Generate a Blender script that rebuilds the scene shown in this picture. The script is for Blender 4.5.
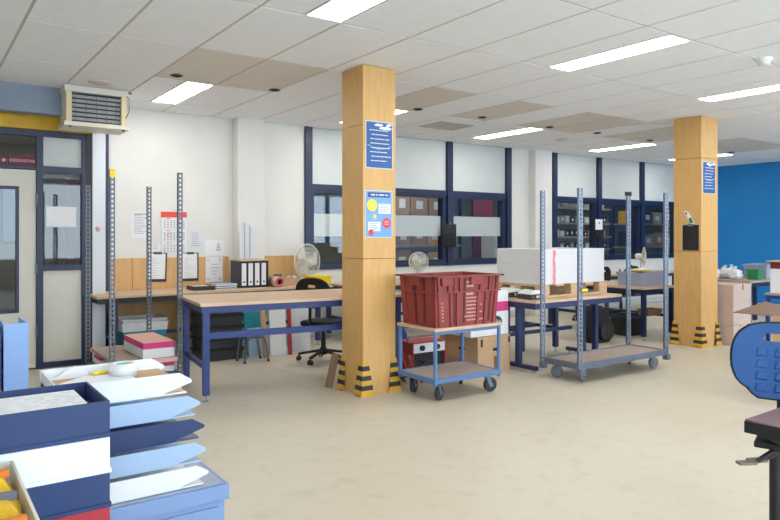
import bpy, bmesh, math, random
from mathutils import Vector, Matrix
random.seed(7)
for o in list(bpy.data.objects): bpy.data.objects.remove(o)
scene = bpy.context.scene
COL = scene.collection

# ---------------------------------------------------------------- camera
cam_d = bpy.data.cameras.new('camera'); cam = bpy.data.objects.new('camera', cam_d); COL.objects.link(cam)
cam_d.sensor_width = 36.0; cam_d.lens = 671.0 / 780.0 * 36.0
cam_d.shift_y = -25.0 / 780.0; cam_d.clip_start = 0.05
cam.location = (0, 0, 1.45); cam.rotation_euler = (math.pi / 2, 0, -math.atan2(478, 671))
scene.camera = cam
# ---------------------------------------------------------------- light and exposure
world = bpy.data.worlds.new('sky'); scene.world = world; world.use_nodes = True
bg = world.node_tree.nodes['Background']; bg.inputs[0].default_value = (0.76, 0.88, 1.0, 1); bg.inputs[1].default_value = 6.5
vs = scene.view_settings
vs.view_transform = 'Standard'; vs.look = 'None'; vs.gamma = 1.0; vs.use_curve_mapping = False
vs.exposure = 0.15
LAMP = 19.0          # strength of the ceiling light diffusers

# ---------------------------------------------------------------- helpers
def lin(c):
    return tuple(((v / 255) / 12.92 if v / 255 <= 0.04045 else ((v / 255 + 0.055) / 1.055) ** 2.4) for v in c)

MATS = {}
def mat(name, rgb, rough=0.5, metal=0.0, var=0.06, scale=6.0, bump=0.0, bscale=80.0, spec=0.5, stretch=None):
    """principled material with a little procedural colour variation and fine relief"""
    if name in MATS: return MATS[name]
    m = bpy.data.materials.new(name); m.use_nodes = True; nt = m.node_tree
    b = nt.nodes['Principled BSDF']; c = lin(rgb)
    b.inputs['Roughness'].default_value = rough; b.inputs['Metallic'].default_value = metal
    b.inputs['Specular IOR Level'].default_value = spec
    tc = nt.nodes.new('ShaderNodeTexCoord'); src = tc.outputs['Object']
    if stretch:
        mp = nt.nodes.new('ShaderNodeMapping'); mp.inputs['Scale'].default_value = stretch
        nt.links.new(src, mp.inputs[0]); src = mp.outputs[0]
    n = nt.nodes.new('ShaderNodeTexNoise'); n.inputs['Scale'].default_value = scale; n.inputs['Detail'].default_value = 5
    nt.links.new(src, n.inputs['Vector'])
    r = nt.nodes.new('ShaderNodeValToRGB'); nt.links.new(n.outputs['Fac'], r.inputs[0])
    r.color_ramp.elements[0].position = 0.3; r.color_ramp.elements[1].position = 0.7
    r.color_ramp.elements[0].color = (*[max(0, v * (1 - var)) for v in c], 1)
    r.color_ramp.elements[1].color = (*[min(1, v * (1 + var)) for v in c], 1)
    nt.links.new(r.outputs[0], b.inputs['Base Color'])
    if bump:
        n2 = nt.nodes.new('ShaderNodeTexNoise'); n2.inputs['Scale'].default_value = bscale; nt.links.new(src, n2.inputs['Vector'])
        bp = nt.nodes.new('ShaderNodeBump'); bp.inputs['Strength'].default_value = bump; bp.inputs['Distance'].default_value = 0.01
        nt.links.new(n2.outputs['Fac'], bp.inputs['Height']); nt.links.new(bp.outputs[0], b.inputs['Normal'])
    MATS[name] = m; return m

def emit(name, rgb, s):
    m = bpy.data.materials.new(name); m.use_nodes = True; nt = m.node_tree
    b = nt.nodes['Principled BSDF']; b.inputs['Base Color'].default_value = (*lin(rgb), 1)
    b.inputs['Emission Color'].default_value = (*lin(rgb), 1); b.inputs['Emission Strength'].default_value = s
    MATS[name] = m; return m

def glass(name, tint=(0.9, 0.94, 0.95), frost=None, refl=1.5):
    m = bpy.data.materials.new(name); m.use_nodes = True; nt = m.node_tree; nt.nodes.clear()
    out = nt.nodes.new('ShaderNodeOutputMaterial'); mix = nt.nodes.new('ShaderNodeMixShader')
    lw = nt.nodes.new('ShaderNodeLayerWeight'); lw.inputs[0].default_value = 0.5
    pw = nt.nodes.new('ShaderNodeMath'); pw.operation = 'POWER'; pw.inputs[1].default_value = 5.0; nt.links.new(lw.outputs['Facing'], pw.inputs[0])
    fr = nt.nodes.new('ShaderNodeMath'); fr.operation = 'MULTIPLY_ADD'; fr.inputs[1].default_value = 0.95; fr.inputs[2].default_value = 0.045; nt.links.new(pw.outputs[0], fr.inputs[0])
    gl = nt.nodes.new('ShaderNodeBsdfGlossy'); gl.inputs['Roughness'].default_value = 0.02
    tr = nt.nodes.new('ShaderNodeBsdfTransparent'); tr.inputs[0].default_value = (*tint, 1)
    last = tr.outputs[0]
    if frost:
        d = nt.nodes.new('ShaderNodeBsdfDiffuse'); d.inputs[0].default_value = (*lin(frost), 1)
        m2 = nt.nodes.new('ShaderNodeMixShader'); m2.inputs[0].default_value = 0.8
        nt.links.new(tr.outputs[0], m2.inputs[1]); nt.links.new(d.outputs[0], m2.inputs[2]); last = m2.outputs[0]
    nt.links.new(fr.outputs[0], mix.inputs[0]); nt.links.new(last, mix.inputs[1]); nt.links.new(gl.outputs[0], mix.inputs[2])
    nt.links.new(mix.outputs[0], out.inputs[0]); MATS[name] = m; return m

class MB:
    """collects simple solids and links them as one mesh object"""
    def __init__(s): s.v = []; s.f = []; s.sm = []
    def add(s, vs_, fs, smooth=False):
        o = len(s.v); s.v += [tuple(p) for p in vs_]
        for f in fs: s.f.append(tuple(i + o for i in f)); s.sm.append(smooth)
        return s
    def box(s, x0, x1, y0, y1, z0, z1, M=None):
        p = [(x, y, z) for z in (z0, z1) for y in (y0, y1) for x in (x0, x1)]
        if M is not None: p = [tuple(M @ Vector(q)) for q in p]
        return s.add(p, [(0, 2, 3, 1), (4, 5, 7, 6), (0, 1, 5, 4), (2, 6, 7, 3), (0, 4, 6, 2), (1, 3, 7, 5)])
    def bar(s, a, b, w, h=None, up=(0, 0, 1)):
        a = Vector(a); b = Vector(b); d = b - a; L = d.length; d.normalize(); up = Vector(up)
        if abs(d.dot(up)) > 0.98: up = Vector((1, 0, 0))
        u = d.cross(up).normalized(); w2 = u.cross(d).normalized(); h = h or w
        M = Matrix.Translation(a) @ Matrix((u, d, w2)).transposed().to_4x4()
        return s.box(-w / 2, w / 2, 0, L, -h / 2, h / 2, M)
    def tube(s, a, b, r, n=10, r2=None, caps=True):
        a = Vector(a); b = Vector(b); d = (b - a).normalized()
        u = d.cross(Vector((0, 0, 1)) if abs(d.z) < 0.95 else Vector((1, 0, 0))).normalized(); w = u.cross(d)
        r2 = r if r2 is None else r2; P = []
        for c, rr in ((a, r), (b, r2)):
            for i in range(n):
                t = 2 * math.pi * i / n; P.append(c + (u * math.cos(t) + w * math.sin(t)) * rr)
        s.add(P, [(i, (i + 1) % n, n + (i + 1) % n, n + i) for i in range(n)], True)
        if caps:
            s.add(P[:n], [tuple(range(n))[::-1]]); s.add(P[n:], [tuple(range(n))])
        return s
    def path(s, pts, r, n=8):
        for i in range(len(pts) - 1): s.tube(pts[i], pts[i + 1], r, n)
        return s
    def lathe(s, prof, n=24, M=None, smooth=True):
        P = []
        for r, z in prof:
            for i in range(n):
                t = 2 * math.pi * i / n; q = Vector((r * math.cos(t), r * math.sin(t), z)); P.append(M @ q if M is not None else q)
        F = []
        for k in range(len(prof) - 1):
            for i in range(n):
                j = (i + 1) % n; F.append((k * n + i, k * n + j, (k + 1) * n + j, (k + 1) * n + i))
        s.add(P, F, smooth)
        if prof[0][0] > 1e-5: s.add(P[:n], [tuple(range(n))[::-1]])
        if prof[-1][0] > 1e-5: s.add(P[-n:], [tuple(range(n))])
        return s
    def prism(s, poly, t0, t1, M):
        """polygon (u,v) extruded along w from t0 to t1, M maps (u,v,w) to the target frame"""
        n = len(poly); P = [M @ Vector((u, v, t)) for t in (t0, t1) for u, v in poly]
        return s.add(P, [tuple(range(n))[::-1], tuple(range(n, 2 * n))] + [(i, (i + 1) % n, n + (i + 1) % n, n + i) for i in range(n)])
    def torus(s, M, R, r, n=28, k=6):
        P = []
        for i in range(n):
            a = 2 * math.pi * i / n
            for j in range(k):
                b = 2 * math.pi * j / k
                P.append(M @ Vector(((R + r * math.cos(b)) * math.cos(a), (R + r * math.cos(b)) * math.sin(a), r * math.sin(b))))
        return s.add(P, [(i * k + j, ((i + 1) % n) * k + j, ((i + 1) % n) * k + (j + 1) % k, i * k + (j + 1) % k) for i in range(n) for j in range(k)], True)
    def build(s, name, m, parent=None, bevel=0.0, loc=None):
        me = bpy.data.meshes.new(name); me.from_pydata(s.v, [], s.f); me.validate()
        bm = bmesh.new(); bm.from_mesh(me); bmesh.ops.recalc_face_normals(bm, faces=bm.faces); bm.to_mesh(me); bm.free()
        if len(me.polygons) == len(s.sm): me.polygons.foreach_set('use_smooth', s.sm)
        me.materials.append(MATS[m] if isinstance(m, str) else m)
        o = bpy.data.objects.new(name, me); COL.objects.link(o)
        if parent is not None: o.parent = parent
        if loc is not None: o.location = loc
        if bevel:
            b = o.modifiers.new('bevel', 'BEVEL'); b.width = bevel; b.segments = 2; b.limit_method = 'ANGLE'; b.angle_limit = math.radians(40)
        return o

def B(x0, x1, y0, y1, z0, z1): return MB().box(x0, x1, y0, y1, z0, z1)
def tag(o, label, cat, group=None):
    o['label'] = label; o['category'] = cat
    if group: o['group'] = group
    return o
def thing(name, label, cat, loc=(0, 0, 0), rz=0.0, group=None):
    o = bpy.data.objects.new(name, None); COL.objects.link(o); o.empty_display_size = 0.1
    o.location = loc; o.rotation_euler = (0, 0, rz); return tag(o, label, cat, group)
def struct(o): o['kind'] = 'structure'; return o
def children(o): return [c for c in bpy.data.objects if c.parent is o]
def copy_tree(o, loc=None, rz=None, label=None, parent=None):
    c = o.copy(); COL.objects.link(c); c.parent = parent
    if loc is not None: c.location = loc
    if rz is not None: c.rotation_euler = (0, 0, rz)
    if label: c['label'] = label
    for ch in children(o): copy_tree(ch, parent=c)
    return c
XZ = Matrix(((1, 0, 0, 0), (0, 0, 1, 0), (0, 1, 0, 0), (0, 0, 0, 1)))      # (u,v,w)->(x=u, y=w, z=v)
YZ = Matrix(((0, 0, 1, 0), (1, 0, 0, 0), (0, 1, 0, 0), (0, 0, 0, 1)))      # (u,v,w)->(y=u, z=v, x=w)

# ---------------------------------------------------------------- materials
mat('wall_white', (221, 221, 216), 0.75, var=0.03, scale=2.5, bump=0.05, bscale=60)
mat('pier_white', (222, 228, 236), 0.6, var=0.03, scale=2.0)
mat('panel_white', (200, 206, 204), 0.5, var=0.03, scale=2.0)
mat('panel_cream', (216, 213, 200), 0.5, var=0.03, scale=3.0)
mat('blue_wall', (16, 126, 196), 0.6, var=0.05, scale=2.0)
mat('tile_white', (242, 245, 250), 0.85, var=0.02, scale=9, bump=0.15, bscale=140)
mat('tile_beige', (218, 212, 204), 0.6, var=0.02, scale=6)
mat('grille_grey', (186, 181, 175), 0.6, var=0.04)
mat('louvre_grey', (176, 178, 180), 0.45, var=0.06)
mat('grid_bar', (196, 191, 184), 0.6, var=0.03)
mat('navy', (25, 38, 70), 0.4, var=0.06)
mat('navy_frame', (30, 52, 116), 0.4, var=0.08, scale=12)
mat('navy_dark', (36, 50, 92), 0.45, var=0.08, scale=12)
mat('yellow_beam', (214, 168, 28), 0.5, var=0.12, scale=5)
mat('steel_blue_paint', (130, 142, 160), 0.5, var=0.06, scale=4)
mat('wood_top', (208, 178, 148), 0.45, var=0.08, scale=8, stretch=(1, 8, 8))
mat('top_edge', (150, 122, 98), 0.6, var=0.1, scale=20)
mat('plywood', (212, 168, 104), 0.5, var=0.07, scale=5, stretch=(6, 6, 0.8), bump=0.03)
mat('plywood_wall', (206, 164, 108), 0.55, var=0.08, scale=4, stretch=(5, 5, 0.8))
mat('raw_wood', (200, 168, 130), 0.7, var=0.14, scale=9, stretch=(1, 6, 6))
mat('heater_wood', (222, 204, 166), 0.6, var=0.05)
mat('deck_wood', (168, 150, 138), 0.6, var=0.12, scale=9, stretch=(1, 6, 6))
mat('black', (24, 24, 26), 0.5, var=0.1)
mat('black_fabric', (26, 26, 30), 0.9, var=0.15, scale=60, bump=0.3, bscale=300)
mat('dark_grey', (52, 54, 60), 0.55, var=0.1)
mat('rubber', (58, 58, 62), 0.75, var=0.1)
mat('rubber_grey', (120, 120, 124), 0.7, var=0.1)
mat('zinc', (114, 126, 142), 0.42, 0.55, var=0.10, scale=14)
mat('zinc_dark', (98, 104, 112), 0.45, 0.5, var=0.12, scale=14)
mat('chrome', (200, 204, 210), 0.2, 0.9, var=0.05)
mat('trolley_blue', (84, 120, 168), 0.45, var=0.06, scale=10)
mat('red_crate', (140, 58, 56), 0.5, var=0.12, scale=9)
mat('red_crate_dark', (80, 36, 38), 0.7, var=0.1)
mat('crate_print', (196, 150, 142), 0.6, var=0.2, scale=40)
mat('red_paint', (168, 44, 50), 0.4, var=0.06)
mat('cardboard', (192, 158, 122), 0.8, var=0.06, scale=6)
mat('cardboard_dark', (122, 98, 78), 0.85, var=0.08)
mat('cardboard_pink', (196, 176, 168), 0.8, var=0.04, scale=5)
mat('paper', (228, 230, 232), 0.7, var=0.015)
mat('paper_grey', (214, 218, 224), 0.7, var=0.03)
mat('white_plastic', (226, 230, 230), 0.4, var=0.015)
mat('cream_plastic', (226, 222, 206), 0.45, var=0.03)
mat('fan_plastic', (214, 216, 206), 0.4, var=0.02)
mat('pale_blue_plastic', (160, 186, 216), 0.4, var=0.02)
mat('light_blue_card', (144, 176, 222), 0.5, var=0.02)
mat('cabinet_blue', (120, 146, 188), 0.45, var=0.03, scale=3)
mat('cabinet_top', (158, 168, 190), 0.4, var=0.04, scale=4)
mat('navy_plastic', (30, 54, 100), 0.45, var=0.05)
mat('navy_tray', (44, 62, 104), 0.4, var=0.05)
mat('pink', (212, 56, 122), 0.6, var=0.05)
mat('salmon', (226, 178, 164), 0.7, var=0.04)
mat('magenta', (216, 66, 140), 0.6, var=0.05)
mat('maroon', (118, 32, 56), 0.6, var=0.06)
mat('signal_yellow', (214, 166, 56), 0.5, var=0.06)
mat('stripe_black', (44, 48, 60), 0.6, var=0.12, scale=14)
mat('yellow_bin', (246, 212, 20), 0.45, var=0.03)
mat('yellow_pack', (236, 190, 40), 0.4, var=0.12, scale=18)
mat('orange_pack', (216, 120, 30), 0.4, var=0.12, scale=18)
mat('teal', (30, 140, 158), 0.5, var=0.05)
mat('bag_film', (222, 226, 228), 0.35, var=0.05, scale=10, bump=0.6, bscale=26)
mat('green', (40, 132, 84), 0.5, var=0.06)
mat('tape_green', (60, 178, 140), 0.5, var=0.05)
mat('grey_crate', (150, 158, 176), 0.5, var=0.04)
mat('ink', (90, 94, 104), 0.8, var=0.05)
mat('pale_ink', (150, 154, 164), 0.8, var=0.05)
mat('red_ink', (232, 76, 64), 0.6, var=0.03)
mat('poster_blue', (34, 90, 156), 0.45, var=0.04)
mat('poster_sky', (116, 164, 218), 0.45, var=0.03)
mat('poster_navy', (44, 78, 132), 0.5, var=0.03)
mat('poster_yellow', (244, 226, 30), 0.5, var=0.02)
mat('poster_red', (222, 66, 78), 0.5, var=0.02)
mat('blue_chair', (44, 92, 156), 0.38, var=0.05, scale=8)
mat('blue_chair_low', (34, 74, 138), 0.45, var=0.05)
mat('seat_board', (130, 108, 104), 0.4, var=0.08, scale=10)
mat('bronze', (126, 112, 98), 0.4, 0.4, var=0.1)
mat('hall_wall', (128, 126, 120), 0.8, var=0.08)
mat('hall_dark', (70, 66, 62), 0.8, var=0.1)
mat('box_tan', (168, 136, 100), 0.8, var=0.1)
mat('box_grey', (150, 154, 160), 0.7, var=0.08)
mat('sheet_white', (216, 217, 219), 0.6, var=0.015)
mat('sheet_edge', (212, 212, 210), 0.7, var=0.03, scale=30)
mat('wax_pink', (236, 128, 150), 0.5, var=0.2, scale=30)
mat('blue_bag', (30, 66, 132), 0.7, var=0.1)
emit('lamp_white', (255, 250, 244), LAMP)
emit('hall_fill', (255, 246, 232), 22.0)  # glow of the lights added to brighten the hall
glass('pane_glass', (0.86, 0.90, 0.91), refl=1.5)
glass('sun_glass', (0.10, 0.125, 0.15))
glass('frosted_band', (0.8, 0.85, 0.85), frost=(196, 204, 202))

# floor: poured beige screed with soft patches, scuffs and a satin sheen
def floor_mat():
    m = bpy.data.materials.new('floor_screed'); m.use_nodes = True; nt = m.node_tree; b = nt.nodes['Principled BSDF']
    tc = nt.nodes.new('ShaderNodeTexCoord')
    def noise(sc, det=6, vec=None):
        n = nt.nodes.new('ShaderNodeTexNoise'); n.inputs['Scale'].default_value = sc; n.inputs['Detail'].default_value = det
        nt.links.new(vec or tc.outputs['Object'], n.inputs['Vector']); return n
    n1 = noise(0.55); r = nt.nodes.new('ShaderNodeValToRGB'); nt.links.new(n1.outputs['Fac'], r.inputs[0])
    r.color_ramp.elements[0].position = 0.3; r.color_ramp.elements[0].color = (*lin((200, 191, 170)), 1)
    r.color_ramp.elements[1].position = 0.72; r.color_ramp.elements[1].color = (*lin((205, 199, 183)), 1)
    n2 = noise(7, 8); r2 = nt.nodes.new('ShaderNodeValToRGB'); nt.links.new(n2.outputs['Fac'], r2.inputs[0])
    r2.color_ramp.elements[0].position = 0.28; r2.color_ramp.elements[0].color = (0.86, 0.84, 0.80, 1)
    r2.color_ramp.elements[1].position = 0.48; r2.color_ramp.elements[1].color = (1, 1, 1, 1)
    mx = nt.nodes.new('ShaderNodeMix'); mx.data_type = 'RGBA'; mx.blend_type = 'MULTIPLY'; mx.inputs[0].default_value = 0.7
    nt.links.new(r.outputs[0], mx.inputs[6]); nt.links.new(r2.outputs[0], mx.inputs[7])
    mp = nt.nodes.new('ShaderNodeMapping'); mp.inputs['Scale'].default_value = (1.2, 4.5, 1); mp.inputs['Rotation'].default_value = (0, 0, 0.5)
    nt.links.new(tc.outputs['Object'], mp.inputs[0]); n3 = noise(2.6, 3, mp.outputs[0])
    r3 = nt.nodes.new('ShaderNodeValToRGB'); nt.links.new(n3.outputs['Fac'], r3.inputs[0])
    r3.color_ramp.elements[0].position = 0.735; r3.color_ramp.elements[0].color = (1, 1, 1, 1)
    r3.color_ramp.elements[1].position = 0.78; r3.color_ramp.elements[1].color = (0.72, 0.66, 0.58, 1)
    mx2 = nt.nodes.new('ShaderNodeMix'); mx2.data_type = 'RGBA'; mx2.blend_type = 'MULTIPLY'; mx2.inputs[0].default_value = 0.6
    nt.links.new(mx.outputs[2], mx2.inputs[6]); nt.links.new(r3.outputs[0], mx2.inputs[7])
    nt.links.new(mx2.outputs[2], b.inputs['Base Color'])
    mr = nt.nodes.new('ShaderNodeMapRange'); mr.inputs[3].default_value = 0.32; mr.inputs[4].default_value = 0.5
    nt.links.new(n2.outputs['Fac'], mr.inputs[0]); nt.links.new(mr.outputs[0], b.inputs['Roughness'])
    b.inputs['Specular IOR Level'].default_value = 0.4
    MATS['floor_screed'] = m
floor_mat()

# ================================================================ THE ROOM
ZC = 2.987
WY = 8.45            # back wall face
XR = 14.75           # blue wall face
struct(B(-3.0, 20.4, -4.3, 13.2, -0.1, 0.0).build('floor', 'floor_screed'))
ceil = struct(B(-3.0, 20.4, -4.3, 13.2, ZC + 0.004, ZC + 0.15).build('ceiling', 'grid_bar'))
GX0, GDX = 0.655, 0.625
ys = [-4.0, -2.01, -0.78, 0.457, 1.694, 2.931, 4.168, 5.405, 6.642, 7.879, WY - 0.005]
# ceiling lights: grid of recessed strip lights, half a tile wide
lights = [(2.23, 6), (2.23, 3), (4.73, 6), (4.73, 3), (7.2, 6), (7.2, 3), (9.73 + 0.3, 6), (9.70, 3), (12.55, 6), (12.2, 3),
          (-0.27, 3), (2.23, 0), (4.73, 0), (7.2, 0), (9.7, 0)]
rowY = {6: (6.642, 7.879), 3: (2.931, 4.168), 0: (-0.78, 0.457)}
beige = {2, 3, 6, 8, 10, 11, 13, 14, 16, 17, 18}
g = 0.011
def lit(x0, x1, y0, y1): 
    for lx, r in lights:
        a, b = rowY[r]
        if abs(a - y0) < .01 and lx < x1 - .02 and lx + .3 > x0 + .02: return lx
    return None
tile_mesh = {}
def tile(x0, x1, y0, y1, m):
    w = round(x1 - x0, 3); d = round(y1 - y0, 3); k = (w, d, m)
    if k not in tile_mesh:
        o = B(g, w - g, g, d - g, 0, 0.014).build('ceiling_tile', m, ceil); tile_mesh[k] = o.data
    else:
        o = bpy.data.objects.new('ceiling_tile', tile_mesh[k]); COL.objects.link(o); o.parent = ceil
    o.location = (x0, y0, ZC)
for j in range(len(ys) - 1):
    y0, y1 = ys[j], ys[j + 1]
    for k in range(-4, 23):
        x0 = GX0 + GDX * k; x1 = min(x0 + GDX, XR)
        if y0 < 0 and (k % 2): continue
        if y0 < 0: x1 = min(x0 + 2 * GDX, XR)
        lx = lit(x0, x1, y0, y1)
        m = 'tile_beige' if (abs(y0 - 5.405) < .01 and k in beige) else 'tile_white'
        if lx is None: tile(x0, x1, y0, y1, m)
        else:
            if lx - x0 > 0.03: tile(x0, lx, y0, y1, m)
            if x1 - lx - 0.3 > 0.03: tile(lx + 0.3, x1, y0, y1, m)
light_desc = {(2.23, 6): 'recessed strip light near the warm air heater', (2.23, 3): 'bright recessed light panel cut by the top frame edge',
    (4.73, 6): 'ceiling strip light half hidden behind the front wooden column', (4.73, 3): 'long recessed strip light high between the two columns',
    (7.2, 6): 'recessed strip light in front of the double window with frosted bands', (7.2, 3): 'long strip light above and left of the smoke detector, reaching the right frame edge',
    (10.03, 6): 'recessed strip light just left of the far wooden column near the windows', (12.55, 6): 'small far strip light behind the far column by the blue wall'}
ORD = ['first', 'second', 'third', 'fourth', 'fifth', 'sixth', 'seventh', 'eighth', 'ninth', 'tenth', 'eleventh', 'twelfth', 'thirteenth', 'fourteenth', 'fifteenth', 'sixteenth']
lights_x = [-.27, 2.23, 4.73, 7.2, 9.7, 12.2]
def ceiling_light(lx, r):
    y0, y1 = rowY[r]
    lab = light_desc.get((round(lx, 2), r))
    t = thing('ceiling_light', lab or 'recessed ceiling strip light outside the view, ' + ('near' if r == 0 else 'middle') + ' row, ' + ORD[lights_x.index(min(lights_x, key=lambda q: abs(q - lx)))] + ' from the left wall', 'light', (lx, y0, ZC), 0, 'recessed ceiling strip lights')
    f = MB(); f.box(0.004, 0.3 - 0.004, 0.006, 0.02, -0.003, 0.0035).box(0.004, 0.296, 1.217, 1.231, -0.003, 0.0035)
    f.box(0.004, 0.016, 0.02, 1.217, -0.003, 0.0035).box(0.284, 0.296, 0.02, 1.217, -0.003, 0.0035)
    f.build('frame', 'white_plastic', t)
    B(0.016, 0.284, 0.02, 1.217, 0.0, 0.0035).build('diffuser', 'lamp_white', t)
for lx, r in lights: ceiling_light(lx, r)
# round dark spot vents in the beige tiles
for (x, y), lab in [((2.07, 6.44), 'black round ceiling nozzle beside the strip light near the heater'),
             ((3.12, 6.48), 'black round ceiling nozzle left of the front column top'),
             ((5.02, 6.46), 'black round ceiling nozzle just right of the front column top'),
             ((6.05, 6.42), 'black round ceiling nozzle above the strip light over the double window'),
             ((7.38, 6.45), 'black round ceiling nozzle right of the strip light over the double window'),
             ((8.38, 6.40), 'black round ceiling nozzle in the widest beige panel'),
             ((9.72, 6.40), 'black round ceiling nozzle nearest to the far column'),
             ((12.35, 6.45), 'black round ceiling nozzle right of the far column')]:
    m = MB().lathe([(0.05, 0), (0.062, -0.006), (0.05, -0.012), (0.036, -0.012), (0.03, 0.0)], 20)
    o = tag(m.build('ceiling_nozzle', 'black', loc=(x, y, ZC - 0.0005)), lab, 'air nozzle', 'round nozzles in the beige ceiling panels')
o = MB().lathe([(0.11, 0), (0.115, -0.006), (0.10, -0.014), (0.06, -0.018), (0.0, -0.018)], 28).build('ceiling_speaker', 'tile_beige', loc=(1.54, 7.18, ZC))
tag(o, 'flat round pale ceiling speaker above the warm air heater', 'speaker')
o = MB().lathe([(0.11, 0), (0.115, -0.006), (0.10, -0.014), (0.06, -0.018), (0.0, -0.018)], 28).build('ceiling_speaker', 'tile_beige', loc=(8.48, 7.15, ZC))
tag(o, 'faint round pale ceiling disc left of the far column', 'speaker')
t = thing('smoke_detector', 'white dome smoke detector on the ceiling near the right frame edge', 'smoke detector', (6.04, 2.87, ZC))
MB().lathe([(0.07, 0), (0.07, -0.018), (0.062, -0.024)], 24).build('base', 'white_plastic', t)
MB().lathe([(0.055, -0.024), (0.05, -0.05), (0.03, -0.062), (0.0, -0.064)], 24).build('sensor_head', 'white_plastic', t)
t = thing('ceiling_grille', 'grey square ventilation grille in the ceiling above the double window', 'vent', (5.83, 6.98, ZC))
m = MB(); m.box(0, .6, 0, .03, -.008, 0).box(0, .6, .47, .5, -.008, 0).box(0, .03, .03, .47, -.008, 0).box(.57, .6, .03, .47, -.008, 0); m.build('frame', 'grille_grey', t)
for i in range(9): B(.03, .57, .055 + i * .046, .085 + i * .046, -.006, 0.0).build('slat', 'grille_grey', t)

# ---- walls
struct(B(-3.0, -2.5, -4.3, 8.9, 0, ZC + .004).build('wall_left', 'wall_white'))
struct(B(XR, 15.2, -4.3, 8.70, 0, ZC + .004).build('wall_right', 'blue_wall'))
# wall behind the camera with its long band of windows
wf = MB(); wf.box(-2.5, XR, -4.3, -4.0, 0, 0.8).box(-2.5, XR, -4.3, -4.0, 2.85, ZC + .004)
struct(wf.build('wall_front', 'wall_white'))
fw = MB()
for i in range(8): x = -2.5 + i * (XR + 2.5) / 7; fw.box(max(-2.5, x - .06), min(XR, x + .06), -4.2, -4.08, 0.8, 2.85)
struct(fw.build('window_5', 'navy'))
wb = MB()
wb.box(1.795, 4.53, WY, 8.7, 0, ZC + .004); wb.box(4.53, 8.64, WY, 8.7, 0, .95); wb.box(8.64, 9.74, WY, 8.7, 0, ZC + .004); wb.box(9.74, XR, WY, 8.7, 0, .95)
wall_back = struct(wb.build('wall_back', 'wall_white'))
struct(B(13.97, XR, WY, 8.7, .95, ZC + .004).build('wall_back_end', 'wall_white'))
struct(B(3.46, 3.84, 8.28, WY, 0, ZC).build('trim_1', 'wall_white', bevel=.006))
struct(B(9.12, 9.56, 8.30, WY, 0, ZC).build('trim_2', 'wall_white', bevel=.006))
bb = MB().box(1.92, 3.46, 8.42, WY, 0.02, .12).box(3.84, 9.12, 8.42, WY, .02, .12).box(9.56, 14.7, 8.42, WY, .02, .12)
struct(bb.build('baseboard_back', 'panel_white', bevel=.006))
# the windows of the back wall: navy frame, white upper panels, panes below
def window_unit(n, xs_, frost):
    fr = MB()
    fr.box(xs_[0] - .05, xs_[-1] + .05, 8.43, 8.60, .95, 1.01)
    w = struct(fr.build('window_%d' % n, 'navy'))
    for x in xs_: B(x - .055, x + .055, 8.41, 8.61, .95, ZC).build('mullion', 'navy', w)
    for i in range(len(xs_) - 1):
        a, b = xs_[i] + .055, xs_[i + 1] - .055
        B(a, b, 8.43, 8.60, 2.10, 2.18).build('rail', 'navy', w)
        B(a, b, 8.47, 8.55, 2.18, ZC).build('upper_panel', 'panel_white', w)
        s = MB(); s.box(a, a + .045, 8.45, 8.58, 1.01, 2.10).box(b - .075, b, 8.45, 8.58, 1.01, 2.10)
        s.box(a + .045, b - .075, 8.45, 8.58, 1.01, 1.05).box(a + .045, b - .075, 8.45, 8.58, 2.06, 2.10); s.build('sash', 'navy', w)
        B(a + .045, b - .075, 8.512, 8.518, 1.05, 2.06).build('pane', 'pane_glass', w)
        if frost: B(a + .05, b - .08, 8.506, 8.511, 1.43, 1.76).build('frosted_band', 'frosted_band', w)
window_unit(1, [4.585, 5.90, 7.215, 8.58], True)
window_unit(2, [9.79, 11.11, 12.54, 13.92], False)

# ---- left: steel beam, yellow beam, pier and door set
struct(MB().box(-2.5, 1.27, 7.72, 7.84, 2.76, ZC + .004).box(-2.5, 1.9, 7.84, 8.10, 2.80, ZC + .004).box(-2.5, 1.27, 7.68, 7.84, 2.70, 2.76).build('trim_3', 'steel_blue_paint'))
struct(B(-2.5, 1.62, 8.02, 8.10, 2.58, 2.80).build('trim_4', 'yellow_beam'))
struct(B(1.655, 1.795, 8.10, 8.70, 0, ZC).build('trim_5', 'pier_white', bevel=.004))
struct(B(1.862, 1.902, 8.42, 8.45, 0, ZC).build('trim_6', 'navy'))
struct(B(1.59, 1.655, 8.105, 8.25, 0, 2.60).build('trim_7', 'black'))
df = MB().box(-.3, 1.59, 8.12, 8.22, 2.52, 2.60).box(1.095, 1.16, 8.11, 8.22, 0, 2.52).box(1.55, 1.59, 8.11, 8.22, 0, 2.52)
df.box(-.3, 1.095, 8.12, 8.22, 2.16, 2.19).box(1.16, 1.55, 8.12, 8.22, 2.13, 2.20).box(1.16, 1.55, 8.12, 8.22, 1.06, 1.12).box(1.16, 1.55, 8.12, 8.22, 0, .06).box(-.36, -.3, 8.11, 8.22, 0, 2.6)
frame = struct(df.build('door_2', 'navy'))
frame['label'] = 'navy door frame with side light and transom panes'
B(1.16, 1.55, 8.15, 8.19, 2.20, 2.52).build('upper_panel', 'panel_white', frame, bevel=.004)
B(1.16, 1.55, 8.15, 8.19, .06, 1.06).build('lower_panel', 'panel_cream', frame, bevel=.004)
B(1.16, 1.55, 8.165, 8.171, 1.12, 2.13).build('pane', 'pane_glass', frame)
B(-.3, 1.095, 8.165, 8.171, 2.19, 2.52).build('pane', 'pane_glass', frame)
struct(MB().box(-2.5, -.36, 8.12, 8.25, 0, 2.60).box(-2.5, 1.655, 8.10, 8.25, 2.6, ZC).build('wall_door_side', 'wall_white'))
dl = MB().box(-.28, .30, 8.13, 8.18, .02, 2.15).box(.93, 1.09, 8.13, 8.18, .02, 2.15).box(.30, .93, 8.13, 8.18, .02, .62).box(.30, .93, 8.13, 8.18, 1.97, 2.15)
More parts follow.
